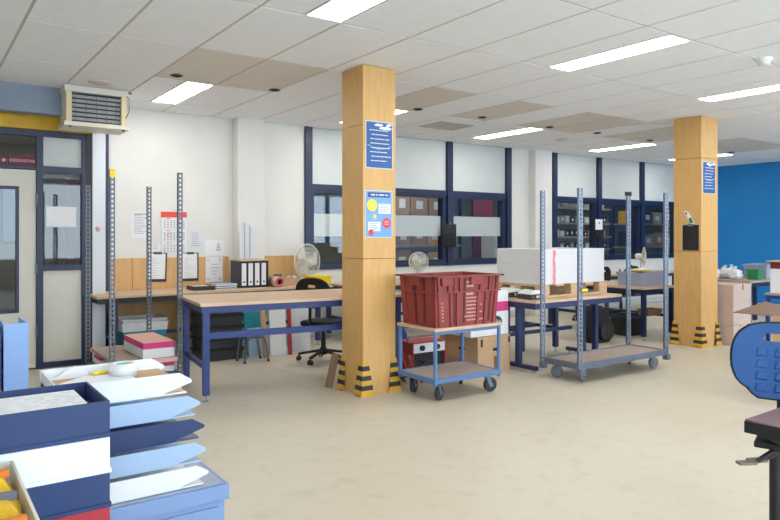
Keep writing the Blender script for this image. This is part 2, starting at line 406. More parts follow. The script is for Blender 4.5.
door = struct(dl.build('door_1', 'panel_cream'))
B(.33, .90, 8.15, 8.156, .65, 1.94).build('pane', 'pane_glass', door)
wt = MB().box(.30, .33, 8.12, 8.18, .62, 1.97).box(.90, .93, 8.12, 8.18, .62, 1.97).box(.33, .90, 8.12, 8.18, .62, .65).box(.33, .90, 8.12, 8.18, 1.94, 1.97); wt.build('glazing_frame', 'navy', door)
for z in (.35, 1.03, 1.78): MB().tube((1.094, 8.105, z), (1.094, 8.105, z + .11), .011, 8).build('hinge', 'zinc', door)

# ================================================================ COLUMNS
def column(x0, x1, y0, y1, label):
    t = thing('column', label, 'column', (0, 0, 0), 0, 'plywood clad columns')
    B(x0 + .02, x1 - .02, y0 + .02, y1 - .02, 0, ZC).build('core', 'hall_dark', t)
    for za, zb in ((0.0, 1.233), (1.237, 2.444), (2.448, ZC - .004)):
        B(x0, x1, y0, y0 + .018, za, zb).build('cladding_panel', 'plywood', t, bevel=.0015)
        B(x0, x1, y1 - .018, y1, za, zb).build('cladding_panel', 'plywood', t, bevel=.0015)
        B(x0, x0 + .018, y0 + .0185, y1 - .0185, za, zb).build('cladding_panel', 'plywood', t, bevel=.0015)
        B(x1 - .018, x1, y0 + .0185, y1 - .0185, za, zb).build('cladding_panel', 'plywood', t, bevel=.0015)
    for cx, cy, sx, sy in ((x0, y0, -1, -1), (x1, y0, 1, -1), (x0, y1, -1, 1), (x1, y1, 1, 1)):
        H = .30; nb = 7
        def ring(f):
            z = .012 + f * H; off = .032 * (1 - f) + .007; leg = .04 * (1 - f) + .055
            xo = cx + sx * off; yo = cy + sy * off; xi = cx - sx * leg; yi = cy - sy * leg; th = .008
            return [(xi, yo, z), (xo, yo, z), (xo, yi, z), (xo - sx * th, yi, z), (xo - sx * th, yo - sy * th, z), (xi, yo - sy * th, z)]
        ym, bmk = MB(), MB()
        for k in range(nb):
            a, b = ring(k / nb), ring((k + 1) / nb); tgt = bmk if k % 2 else ym
            if k == 0: a = ring(0)
            tgt.add(a + b, [tuple(range(6))[::-1], tuple(range(6, 12))] + [(i, (i + 1) % 6, 6 + (i + 1) % 6, 6 + i) for i in range(6)])
        r0 = ring(0)
        ym.box(min(r0[0][0], r0[1][0]) - .012, max(r0[0][0], r0[1][0]) + .012, min(r0[1][1], r0[1][1] - sy * .03), max(r0[1][1], r0[1][1] - sy * .03), 0, .012)
        gd = ym.build('corner_guard', 'signal_yellow', t); gd['label'] = 'yellow corner guard with dark stripes'
        bmk.build('dark_stripe', 'stripe_black', gd)
    return t
column(3.30, 3.66, 5.05, 5.41, 'near plywood column with two blue posters on its front')
column(8.255, 8.655, 4.70, 5.08, 'far plywood column with a black clipboard on its side')

# posters: flat prints with raised sheet; text lines far too small to read are drawn as lines
def poster_blue(x0, x1, y, z0, z1, label, seed):
    t = thing('poster', label, 'poster', (x0, y, z0))
    w, h = x1 - x0, z1 - z0
    B(0, w, -.004, 0, 0, h).build('border', 'paper_grey', t)
    B(.008, w - .008, -.0055, -.004, .008, h - .008).build('printed_sheet', 'poster_blue', t)
    rng = random.Random(seed); m = MB()
    for i in range(8):
        z = h * .80 - i * h * .092; a = rng.uniform(.12, .22) * w; b = w * rng.uniform(.72, .92)
        x = a
        while x < b:
            L = rng.uniform(.012, .04); m.box(x, min(b, x + L), -.0065, -.0055, z, z + .008); x += L + .006
    for i in range(7): # torn, glossy white scraps along the top
        cx = w * rng.uniform(.35, .9); cz = h * rng.uniform(.85, .94); m.prism([(cx - .03, cz - .006), (cx + .01, cz - .012), (cx + .04, cz + .004), (cx + .02, cz + .016), (cx - .015, cz + .008)], -.0062 - i * .0001, -.0055, XZ)
    pts = [(w * (.06 + .88 * i / 12), -.006, h * (.48 - .07 * math.sin(i / 12 * 3.1) + .02 * rng.random())) for i in range(13)]
    for i in range(12): m.bar(pts[i], pts[i + 1], .001, .004)
    m.build('white_lettering', 'paper', t)
poster_blue(3.325, 3.625, 5.05, 2.055, 2.485, 'dark blue notice poster with white lines, upper one on near column', 3)
poster_blue(8.285, 8.59, 4.70, 1.985, 2.40, 'small dark blue notice poster high on the far column', 5)
t = thing('poster', 'light blue poster with yellow and red circles, lower one on near column', 'poster', (3.32, 5.05, 1.425))
w, h = .30, .43
B(0, w, -.004, 0, 0, h).build('border', 'paper_grey', t)
B(.006, w - .006, -.0055, -.004, .006, h - .006).build('printed_sheet', 'poster_sky', t)
B(.03, w - .03, -.0065, -.0055, h - .062, h - .018).build('title_bar', 'poster_navy', t)
m = MB(); x = .06
for L in (.045, .018, .06, .03): m.box(x, x + L, -.0072, -.0065, h - .046, h - .034); x += L + .012
m.build('title_lettering', 'paper', t)
def disc(cx, cz, r, y=-.0068): return MB().prism([(cx + r * math.cos(i * .2618), cz + r * math.sin(i * .2618)) for i in range(24)], y, -.0055, XZ)
disc(.075, h - .135, .055).build('yellow_circle', 'poster_yellow', t); disc(.235, h - .295, .047).build('red_circle', 'poster_red', t); disc(.062, .045, .028).build('red_circle', 'poster_red', t)
sun = disc(.102, h - .238, .016)
for i in range(8): a = i * math.pi / 4; sun.bar((.102 + .02 * math.cos(a), -.006, h - .238 + .02 * math.sin(a)), (.102 + .032 * math.cos(a), -.006, h - .238 + .032 * math.sin(a)), .001, .006, up=(0, 1, 0))
sun.build('sun_symbol', 'poster_yellow', t)
for nm, (a, b, c, d) in (('text_box', (.145, .28, h - .21, h - .12)), ('text_box', (.03, .165, .06, .145))):
    p = B(a, b, -.0068, -.0055, c, d).build(nm, 'paper', t); m = MB()
    for i in range(4): m.box(a + .015, b - .02 - .02 * (i % 2), -.0074, -.0068, d - .02 - i * .018, d - .015 - i * .018)
    m.build('lettering', 'pale_ink', p)
m = MB()
for cx, cz, k in ((.075, h - .135, .05), (.235, h - .295, .05)):
    for i in range(3): m.box(cx - k / 2, cx + k / 2, -.0074, -.0068, cz + .014 - i * .014, cz + .018 - i * .014)
m.build('circle_lettering', 'paper_grey', t)
# clipboard and paper figure on the far column's left side
t = thing('clipboard', 'black clipboard hanging on the left side of the far column', 'clipboard', (8.255, 4.73, 1.25))
B(-.008, 0, 0, .22, 0, .33).build('board', 'black', t, bevel=.002)
B(-.016, -.008, .075, .145, .31, .345).build('clip', 'zinc', t, bevel=.002)
t = thing('paper_figure', 'small paper cutout figure above the black clipboard', 'decoration', (8.255, 4.78, 1.595))
MB().prism([(0, 0), (.07, 0), (.09, .05), (.12, .11), (.15, .13), (.15, .17), (.10, .16), (.05, .09), (.03, .05)], -.006, 0, YZ).build('figure', 'paper', t)
MB().prism([(.02, .01), (.07, .01), (.09, .07), (.05, .085)], -.009, -.006, YZ).build('green_coat', 'green', t)
MB().prism([(.11, .12), (.14, .13), (.14, .155), (.11, .15)], -.009, -.006, YZ).build('brown_cap', 'cardboard_dark', t)

# ================================================================ HEATER OVER THE DOOR
t = thing('warm_air_heater', 'cream ceiling-hung warm air heater with horizontal louvres', 'heater', (1.26, 7.45, 2.565))
B(.015, .605, .06, .36, .03, .41).build('casing', 'cream_plastic', t)
MB().box(0, .62, 0, .40, .35, .418).build('top_rail', 'panel_cream', t, bevel=.004)
MB().box(-.01, .63, -.02, .40, 0, .045).build('bottom_rail', 'cream_plastic', t, bevel=.006)
for x in (0.012, .548): B(x, x + .055, -.004, .058, .045, .35).build('side_post', 'heater_wood', t, bevel=.003)
B(.067, .548, .045, .058, .05, .35).build('dark_core', 'dark_grey', t)
for i in range(6):
    z = .08 + i * .046
    MB().bar((.07, .025, z), (.546, .025, z), .03, .006, up=(0, .75, .6)).build('louvre', 'louvre_grey', t)
m = MB()
for i in range(5): m.box(.1 + i * .1, .104 + i * .1, .002, .008, .05, .35)
m.build('guard_wires', 'zinc_dark', t)
for x in (.05, .57): MB().tube((x, -.0, -.012), (x, -.0, .0), .014, 10).build('knob', 'black', t)
MB().path([(.60, -.01, .36), (.625, -.012, .33), (.625, -.012, .2), (.59, -.012, .12)], .004, 6).build('cable', 'dark_grey', t)
MB().path([(.58, .1, .41), (.62, .06, .413), (.66, .03, .40)], .008, 6).build('pipe', 'dark_grey', t)

# sign above the door
t = thing('door_sign', 'maroon sign strip with white capital lettering and a star above the door', 'sign', (.72, 8.155, 2.195))
B(0, .10, -.006, 0, 0, .10).build('star_field', 'maroon', t)
B(.115, .372, -.006, 0, 0, .10).build('name_field', 'maroon', t)
m = MB(); st = []
for i in range(10): a = math.pi / 2 + i * math.pi / 5; r = .026 if i % 2 == 0 else .011; st.append((.07 + r * math.cos(a), .05 + r * math.sin(a)))
m.prism(st, -.0075, -.006, XZ); m.build('star', 'paper', t)
def text_part(s, size, loc, rot, m, parent, name='lettering', depth=.0006):
    cu = bpy.data.curves.new(name, 'FONT'); cu.body = s; cu.size = size; cu.extrude = depth; cu.align_x = 'CENTER'; cu.align_y = 'CENTER'
    tmp = bpy.data.objects.new('tmp', cu); COL.objects.link(tmp); bpy.context.view_layer.update()
    me = bpy.data.meshes.new_from_object(tmp.evaluated_get(bpy.context.evaluated_depsgraph_get())); bpy.data.objects.remove(tmp)
    me.materials.clear(); me.materials.append(MATS[m]); o = bpy.data.objects.new(name, me); COL.objects.link(o); o.parent = parent; o.location = loc; o.rotation_euler = rot; return o
text_part('DESIGNSTAR', .042, (.2435, -.0072, .05), (math.pi / 2, 0, 0), 'paper', t)
tag(B(1.195, 1.50, 8.160, 8.164, 1.54, 1.765).build('paper_sheet', 'paper'), 'blank white sheet taped on the glass beside the door', 'paper')
o = MB().lathe([(.0, 0), (.028, 0), (.028, .003), (.0, .003)], 20, Matrix.Translation((1.715, 8.10, 1.52)) @ Matrix.Rotation(math.pi / 2, 4, 'X')).build('sticker', 'paper')
tag(o, 'small round white sticker with red symbol on the pier', 'sticker')
MB().torus(Matrix.Translation((1.715, 8.0965, 1.52)) @ Matrix.Rotation(math.pi / 2, 4, 'X'), .021, .003, 20, 4).bar((1.70, 8.0965, 1.535), (1.73, 8.0965, 1.505), .002, .006).build('red_symbol', 'red_ink', o)

# ================================================================ WALL ITEMS
for a, b in ((1.92, 2.17), (2.175, 2.80), (2.805, 3.40)):
    tag(B(a, b, 8.432, WY - .0005, .122, 1.17).build('plywood_panel', 'plywood_wall', bevel=.0015), {1.92: 'narrow plywood panel on the wall beside the navy strip', 2.175: 'wide plywood wall panel behind the clipboards', 2.805: 'plywood wall panel behind the certificate sheet'}[a], 'wall panel', 'plywood panels on the wall')
tag(B(3.86, 4.50, 8.432, WY, .62, 1.165).build('plywood_panel', 'plywood_wall', bevel=.0015), 'plywood wall panel behind the large white desk fan', 'wall panel', 'plywood panels on the wall')
def sheet(name, label, x0, x1, z0, z1, y=8.448, m='paper', lines=0, seed=1, group=None, cat='paper'):
    t = thing(name, label, cat, (x0, y, z0), 0, group); w, h = x1 - x0, z1 - z0
    B(0, w, -.002, 0, 0, h).build('sheet', m, t)
    if lines:
        rng = random.Random(seed); q = MB()
        for i in range(lines):
            z = h * .86 - i * h * .75 / lines; q.box(w * .14, w * rng.uniform(.55, .88), -.003, -.002, z, z + min(.006, h * .3 / lines))
        q.build('lettering', 'pale_ink', t)
    return t
t = sheet('notice_sheet', 'white typed notice sheet on the wall left of the calendar', 2.165, 2.385, 1.415, 1.725, lines=12)
B(.03, .19, -.003, -.002, .285, .296).build('green_heading', 'green', t)
sheet('note', 'small white note pinned under the calendar corner', 2.41, 2.515, 1.245, 1.335, lines=3, seed=3)
sheet('notice_sheet', 'pale typed sheet on the wall right of the calendar', 2.885, 3.065, 1.26, 1.51, lines=7, seed=4, m='paper_grey')
t = sheet('drawing', 'pencil drawing on white paper above the certificate sheet', 3.08, 3.335, 1.19, 1.385)
m = MB(); rng = random.Random(9); px, pz = .17, .06
for i in range(26):
    a = i * 1.1; nx, nz = .185 + .04 * math.sin(a * 1.3) * (1 - i / 40), .05 + .11 * i / 26 + .01 * math.cos(a * 2); m.bar((px, -.0025, pz), (nx, -.0025, nz), .001, .003); px, pz = nx, nz
m.build('pencil_lines', 'ink', t)
t = sheet('certificate', 'framed-look white certificate sheet on the plywood wall panel', 3.085, 3.315, .84, 1.165, y=8.43)
m = MB()
for cx, cz in ((.035, .29), (.195, .29), (.035, .04), (.195, .04)): m.torus(Matrix.Translation((cx, -.002, cz)) @ Matrix.Rotation(math.pi / 2, 4, 'X'), .014, .003, 12, 4)
for i, (a, b) in enumerate(((.08, .15), (.055, .175), (.07, .16), (.09, .14))): m.box(a, b, -.003, -.002, .22 - i * .04, .227 - i * .04)
m.build('ornament', 'pale_ink', t)
# three month wall calendar
t = thing('wall_calendar', 'three-month wall calendar with a red header', 'calendar', (2.52, 8.448, 1.21))
B(0, .325, -.003, 0, 0, .50).build('backing', 'paper_grey', t)
B(0, .325, -.006, -.003, .46, .53).build('header', 'red_ink', t)
m = MB(); m.path([(.12, -.003, .53), (.1625, -.003, .565), (.205, -.003, .53)], .0015, 5); m.build('hanger', 'red_ink', t)
for k in range(3):
    z0 = .01 + k * .152; pg = B(.008, .317, -.007, -.003, z0, z0 + .142).build('month_sheet', 'paper', t); m = MB()
    for r in range(5):
        for c in range(7):
            m.box(.035 + c * .04, .055 + c * .04, -.0078, -.007, z0 + .012 + r * .022, z0 + .024 + r * .022)
    m.build('day_numbers', 'pale_ink', pg)
    MB().box(.06, .12, -.0078, -.007, z0 + .128, z0 + .136).build('month_name', 'red_ink', pg)
MB().torus(Matrix.Translation((.10, -.009, .24)) @ Matrix.Rotation(math.pi / 2, 4, 'X'), .022, .003, 16, 4).build('pen_ring', 'red_ink', t)
def clipboard(x0, z0, tilt, label, w=.235, h=.36):
    t = thing('clipboard', label, 'clipboard', (x0, 8.425, z0), 0, 'clipboards on the wall'); t.rotation_euler = (0, tilt, 0)
    B(0, w, -.004, 0, 0, h).build('board', 'black', t, bevel=.002)
    B(.015, w - .02, -.007, -.004, .035, h - .01).build('sheet', 'paper', t)
    m = MB()
    for i in range(9): m.box(.04, .04 + random.uniform(.05, .13), -.0078, -.007, h - .07 - i * .03, h - .066 - i * .03)
    m.build('lettering', 'pale_ink', t)
    MB().box(w * .3, w * .7, -.014, -.004, h - .02, h + .008).build('clip', 'dark_grey', t, bevel=.002)
clipboard(2.345, .875, .03, 'black clipboard on the plywood panel left of the calendar')
clipboard(2.77, .865, 0, 'black clipboard on the plywood panel right below the calendar', .22)
# white sheets of cable duct / louver strips standing on the ledge
for i, (x, zt) in enumerate(((3.46, 1.50), (3.535, 1.62), (3.61, 1.58))):
    t = thing('slatted_strip', ['tall white slatted strip leaning on the pier, leftmost of three', 'tall white slatted strip leaning on the pier, middle and tallest', 'tall white slatted strip leaning on the pier, rightmost of three'][i], 'strip', (x, 8.20, .78), 0, 'white slatted strips')
    B(0, .062, .03, .045, 0.002, zt - .78).build('backing', 'white_plastic', t)
    m = MB()
    for k in range(int((zt - .80) / .02)): m.box(.003, .059, .02, .03, .006 + k * .02, .016 + k * .02)
    m.build('slats', 'paper_grey', t)
# black holders on the window mullions
def holder(x, z0, z1, label, note=None):
    t = thing('document_holder', label, 'document holder', (x, 8.41, z0), 0, 'document holders on the window mullions'); w = .30; h = z1 - z0
    MB().box(0, w, -.012, 0, 0, h).build('back_plate', 'black', t, bevel=.003)
    MB().box(.02, w - .02, -.03, -.012, 0, h * .55).build('pocket', 'black_fabric', t, bevel=.004)
    if note: B(.04, .26, -.014, -.012, h * .5, h + .08).build('white_note', 'paper', t)
    MB().tube((w / 2, -.02, h - .01), (w / 2, -.012, h + .02), .015, 8).build('clip', 'zinc', t)
holder(7.03, 1.25, 1.63, 'black document holder on the mullion between the frosted panes')
holder(10.9, 1.40, 1.68, 'black document holder with a white sheet on the right window mullion', True)
tag(B(11.98, 12.2, 8.455, 8.469, 2.26, 2.345).build('wall_plate', 'dark_grey', bevel=.003), 'small dark plate on the white panel over the right windows', 'plate')
t = thing('wall_pipe', 'thin vertical white pipe beside the right pier with a valve', 'pipe', (9.62, 8.41, 0))
MB().tube((0, 0, .2), (0, 0, ZC), .03, 10).build('pipe', 'panel_white', t)
MB().tube((0, -.03, 1.08), (0, -.09, 1.08), .025, 10).build('valve', 'dark_grey', t)
for z in (1.5, 2.3): MB().box(-.04, .04, -.035, .04, z, z + .03).build('clamp', 'zinc', t)

# ================================================================ WORKBENCHES
def foot(m, x, y): m.tube((x, y, 0), (x, y, .012), .022, 10).tube((x, y, .012), (x, y, .06), .007, 8)
def bench(label, loc, rz, L, W, H, topm='wood_top', frame='navy_frame', mid=True, legx=.06, lip=.04, group='blue steel workbenches'):
    """four legged steel workbench; origin at the front left floor corner"""
    t = thing('workbench', label, 'workbench', loc, rz, group)
    B(0, L, 0, W, H - .03, H).build('tabletop', topm, t, bevel=.003)
    r = MB(); r.box(.02, L - .02, .03, .06, H - .09, H - .03).box(.02, L - .02, W - .06, W - .03, H - .09, H - .03)
    for x in (.03, L - .06): r.box(x, x + .03, .06, W - .06, H - .09, H - .03)
    r.build('apron', frame, t)
    xs = [legx, L - legx]
    for x in xs:
        for y in (.055, W - .055):
            lg = B(x - .027, x + .027, y - .027, y + .027, .06, H - .09).build('leg', frame, t)
            q = MB(); foot(q, x, y); q.build('levelling_foot', 'chrome', lg)
        B(x - .018, x + .018, .082, W - .082, .28, .32).build('side_stretcher', frame, t)
    if mid: B(xs[0] + .027, xs[1] - .027, W / 2 - .02, W / 2 + .02, .28, .32).build('stretcher', frame, t)
    return t
RZ1 = math.radians(-7)
t = bench('long blue-framed workbench with pale wooden top left of near column', (2.01, 5.62, 0), RZ1, 2.02, .92, .862, mid=False)
B(.087, 1.933, .03, .075, .545, .60).build('front_stretcher', 'navy_frame', t)
t = bench('workbench along the back wall carrying binders and a fan', (1.62, 7.72, 0), 0, 2.95, .70, .785, frame='navy_dark', legx=.20)
B(0.01, 1.9, -.004, .0, .705, .755).build('edge_band', 'black', t)

# T-leg bench under the pallet
def t_bench(label, loc, L, W, H, uprights, frame='navy_dark'):
    t = thing('workbench', label, 'workbench', loc, 0, 'blue steel workbenches')
    B(0, L, 0, W, H - .03, H).build('tabletop', 'wood_top', t, bevel=.003)
    r = MB(); r.box(.0, L, .012, .05, H - .09, H - .03).box(.0, L, W - .05, W - .012, H - .09, H - .03)
    for x in (0, L - .04): r.box(x, x + .04, .05, W - .05, H - .09, H - .03)
    r.build('apron', frame, t)
    for x in (.06, L - .10):
        fb = B(x - .025, x + .025, .04, W - .02, .03, .07).build('foot_bar', frame, t)
        for y in (.07, W - .06): MB().tube((x, y, 0), (x, y, .03), .018, 10).build('levelling_foot', 'chrome', fb)
        for y in uprights: B(x - .027, x + .027, y - .027, y + .027, .07, H - .09).build('leg', frame, t)
    B(.085, L - .125, W - .12, W - .08, .30, .34).build('stretcher', frame, t)
    return t
t_bench('blue workbench carrying the pallet of white board sheets', (5.26, 4.78, 0), 1.45, .74, .765, (.30, .48))
bench('small blue workbench half hidden behind the pallet bench', (5.87, 5.56, 0), 0, .72, .72, .74, frame='navy_dark')
bench('blue workbench left of the far column with grey crate and fan on it', (8.08, 5.40, 0), 0, .78, 1.75, .735, frame='navy')
bench('far blue workbench in front of the blue wall with grey crate on it', (9.60, 4.74, 0), 0, 1.7, .8, .80, topm='deck_wood', frame='navy', mid=False)
bench('far workbench under the right windows', (9.9, 7.35, 0), 0, 2.2, .75, .75, frame='navy_dark')
bench('workbench under the double window behind the red crate', (4.75, 7.55, 0), 0, 2.3, .75, .775, frame='navy_dark')

# ================================================================ TALL POST CARTS
def slotted_post(h, w=.045, pitch=.042):
    """perforated steel upright: two flanges, two web strips and the bridges between slots"""
    m = MB(); d = .03; th = .003
    m.box(-w / 2, -w / 2 + th, 0, d, 0, h).box(w / 2 - th, w / 2, 0, d, 0, h)
    m.box(-w / 2 + th, -w / 2 + .014, 0, th, 0, h).box(w / 2 - .014, w / 2 - th, 0, th, 0, h)
    z = 0
    while z < h:
        m.box(-w / 2 + .014, w / 2 - .014, 0, th, z, min(h, z + pitch * .42)); z += pitch
    return m
def castor(parent, x, y, r, zb, wheel='rubber', ang=0.3):
    c = MB(); c.box(x - .035, x + .035, y - .03, y + .03, zb - .012, zb); M = Matrix.Translation((x, y, 0)) @ Matrix.Rotation(ang, 4, 'Z')
    for s in (-1, 1):
        c.prism([(-.025, zb - .012), (.025, zb - .012), (.05, r - .02), (.02, r - .02)], s * .02 - .002, s * .02 + .002, M @ XZ)
    k = c.build('castor', 'zinc', parent)
    w = MB().lathe([(.012, -.014), (r * .62, -.014), (r * .7, -.017), (r * .96, -.014), (r, 0), (r * .96, .014), (r * .7, .017), (r * .62, .014), (.012, .014)], 22, M @ Matrix.Translation((.035, 0, r)) @ Matrix.Rotation(math.pi / 2, 4, 'X'))
    w.build('wheel', wheel, k)
    MB().tube(M @ Vector((.035, -.024, r)), M @ Vector((.035, .024, r)), r * .3, 12).build('hub', 'zinc', k)

def post_cart(label, loc, L, W, zdeck, post_h, post_mat, deck_mat, wheel, r, face, shelf=None, fronts=None):
    t = thing('post_cart', label, 'cart', loc, 0)
    B(.03, L - .03, .03, W - .03, zdeck - .02, zdeck).build('deck', deck_mat, t)
    m = MB().box(0, L, 0, .03, zdeck - .05, zdeck + .01).box(0, L, W - .03, W, zdeck - .05, zdeck + .01).box(0, .03, .03, W - .03, zdeck - .05, zdeck + .01).box(L - .03, L, .03, W - .03, zdeck - .05, zdeck + .01)
    m.build('deck_frame', post_mat, t, bevel=.003)
    for i, (x, y) in enumerate(((0, 0), (L, 0), (0, W), (L, W))):
        z0 = zdeck - .09
        p = slotted_post(post_h[i] - z0).build('upright', post_mat, t); p.location = (x, y, z0)
        p.rotation_euler = (0, 0, face)
        s = MB().box(x - .03, x + .03, y - .03, y + .035, z0 - .01, z0 + .05).build('post_socket', post_mat, t, bevel=.006)
    if shelf:
        B(.03, L - .03, .03, W - .03, shelf - .025, shelf).build('shelf', deck_mat, t)
        for ya in (.005, W - .03): B(.02, L - .02, ya, ya + .025, shelf - .035, shelf + .004).build('shelf_edge', 'salmon', t)
    for i, (x, y) in enumerate(((.14, .10), (L - .14, .10), (.14, W - .10), (L - .14, W - .10))): castor(t, x, y, r, zdeck - .02, wheel, (.3, -.2, 2.6, .6)[i])
    return t
cart1 = post_cart('tall post cart with dark perforated uprights in front of the left wall', (1.435, 6.22, 0), .60, 1.0, .17, (2.03, 2.03, 1.95, 1.96), 'zinc_dark', 'deck_wood', 'rubber', .06, 0, shelf=.315)
o = B(-.024, .024, -.006, -.001, 1.86 + .10, 2.03).build('yellow_cap', 'yellow_bin', cart1)
cart2 = post_cart('tall empty post cart with galvanised uprights on the open floor', (5.25, 4.20, 0), 1.44, .47, .195, (1.905, 1.91, 1.905, 1.90), 'zinc', 'deck_wood', 'rubber_grey', .062, math.radians(-18))
t = B(-.012, .05, -.04, -.034, .93, .955).build('yellow_tape', 'yellow_bin', cart2); t.rotation_euler = (0, 0, -.3); t.location = (0, 0, -.02)

# pink and white cartons on the left cart
def carton(label, loc, w, d, h, top='salmon', band='pink', body='paper', band_h=.4, rz=0, group=None, name='carton'):
    t = thing(name, label, 'carton', loc, rz, group)
    B(0, w, 0, d, 0, h * (1 - band_h)).build('body', body, t, bevel=.002)
    B(0, w, 0, d, h * (1 - band_h) + .0005, h - .003).build('band', band, t, bevel=.002)
    B(.004, w - .004, .004, d - .004, h - .0025, h).build('lid', top, t)
    return t
for i in range(4):
    c = carton(['nearest', 'second', 'third', 'farthest'][i] + ' of four pink and white cartons on the left cart shelf', (1.71, 6.27 + i * .17, .319), .29, .165, .145, group='cartons on the left cart shelf', rz=0)
for i in range(3):
    carton(['nearest', 'middle', 'farthest'][i] + ' of the pink and white cartons below the left cart shelf', (1.73, 6.28 + i * .17, .182), .27, .165, .09, group='cartons below the left cart shelf')
carton('small pink carton at the left end below the left cart shelf', (1.475, 6.9, .182), .2, .25, .085)

# teal bin with white bag
t = thing('waste_bin', 'teal waste bin with a white bag under the wall bench', 'bin', (2.16, 8.03, 0))
def taper(w0, d0, w1, d1, z0, z1, th=.006):
    """open tapered box centred on the origin"""
    m = MB()
    def rect(w, d, z): return [(-w / 2, -d / 2, z), (w / 2, -d / 2, z), (w / 2, d / 2, z), (-w / 2, d / 2, z)]
    P = rect(w0, d0, z0) + rect(w1, d1, z1) + rect(w1 - 2 * th, d1 - 2 * th, z1) + rect(w0 - 2 * th, d0 - 2 * th, z0 + th)
    F = [(3, 2, 1, 0), (12, 13, 14, 15)]
    for k in (0, 4, 8):
        for i in range(4): j = (i + 1) % 4; F.append((k + i, k + j, k + 4 + j, k + 4 + i))
    return m.add(P, F)
taper(.40, .34, .50, .42, 0, .44).build('bin_body', 'teal', t)
taper(.488, .408, .515, .435, .36, .46, .004).build('bag_skirt', 'bag_film', t, bevel=.008)
taper(.46, .38, .52, .44, .44, .50, .02).build('bag_rim', 'bag_film', t, bevel=.014)

# ================================================================ ON THE WALL BENCH
ZB = .785
t = thing('tray_device', 'flat black and grey document tray on the wall bench', 'tray', (2.73, 7.86, ZB))
MB().box(0, .26, 0, .26, .002, .03).box(0, .26, .0, .02, .03, .05).box(0, .02, .02, .26, .03, .05).box(.24, .26, .02, .26, .03, .05).build('tray', 'dark_grey', t, bevel=.004)
B(.03, .23, .03, .24, .031, .044).build('paper_pile', 'paper_grey', t)
t = thing('magazine_pile', 'low pile of magazines on the wall bench', 'magazines', (3.0, 7.84, ZB))
for i, (m_, d) in enumerate((('paper_grey', 0), ('green', .01), ('paper', -.008), ('dark_grey', .006), ('paper', 0), ('pale_blue_plastic', .005))): B(d, .27 + d, d, .21 + d, .001 + i * .011, .0105 + i * .011).build('magazine', m_, t)
t = thing('binder_box', 'plain wooden box shelf holding four binders', 'box', (3.33, 7.9, ZB))
B(0, .012, 0, .30, 0, .335).build('side_panel', 'dark_grey', t); B(.375, .387, 0, .30, 0, .335).build('side_panel', 'dark_grey', t)
B(-.008, .395, -.005, .30, .336, .352).build('top_panel', 'raw_wood', t); B(.0125, .3745, .288, .30, 0, .335).build('back_panel', 'dark_grey', t)
for i in range(4):
    b = thing('ring_binder', ['white-spined ring binder, leftmost of four, thickest paper label', 'white-spined ring binder, second of four in the box', 'white-spined ring binder, third of four in the box', 'white-spined ring binder, rightmost of four'][i], 'binder', (3.346 + i * .089, 7.905, ZB), 0, 'ring binders in the box')
    B(.002, .085, .004, .27, .001, .318).build('cover', 'black', b, bevel=.002)
    B(.012, .072, .001, .004, .03, .31).build('spine_label', 'paper', b)
    MB().lathe([(0, 0), (.012, 0), (.012, .003), (0, .003)], 14, Matrix.Translation((.043, .001, .075)) @ Matrix.Rotation(math.pi / 2, 4, 'X')).build('finger_ring', 'black', b)
t = thing('tape_roll', 'roll of brown and red packing tape lying on its side on the wall bench', 'tape roll', (3.80, 7.80, ZB))
My = Matrix.Translation((0, 0, .068)) @ Matrix.Rotation(math.pi / 2, 4, 'X')
MB().lathe([(.04, -.06), (.068, -.06), (.068, .06), (.04, .06), (.04, -.06)], 22, My).build('roll', 'salmon', t)
MB().lathe([(.034, -.063), (.039, -.063), (.039, .063), (.034, .063), (.034, -.063)], 22, My).build('core', 'red_paint', t)
MB().torus(My @ Matrix.Translation((0, 0, .061)), .054, .006, 22, 5).build('red_band', 'red_paint', t)
t = thing('small_parts_box', 'open tan cardboard box with paper scraps on the wall bench', 'box', (3.98, 8.02, ZB))
taper(.36, .26, .38, .28, 0, .10).build('box', 'cardboard', t)
rng = random.Random(4)
for i in range(9):
    x, y = rng.uniform(-.17, .17), rng.uniform(-.1, .1); s = rng.uniform(.03, .06)
    M = Matrix.Translation((x, y, .075 + rng.uniform(0, .05))) @ Matrix.Rotation(rng.uniform(0, 3), 4, 'Z') @ Matrix.Rotation(rng.uniform(-.6, .6), 4, 'X')
    MB().box(-s, s, -s * .7, s * .7, -s * .35, s * .35, M).build('scrap', rng.choice(['paper', 'paper_grey', 'teal', 'cardboard', 'dark_grey', 'salmon']), t, bevel=.006)
t = thing('storage_bin', 'bright yellow open storage bin on the wall bench', 'bin', (4.40, 7.83, ZB))
taper(.22, .26, .25, .30, 0, .125).build('bin_body', 'yellow_bin', t, bevel=.003)
taper(.262, .312, .268, .318, .108, .125, .012).build('rim', 'yellow_bin', t, bevel=.002)

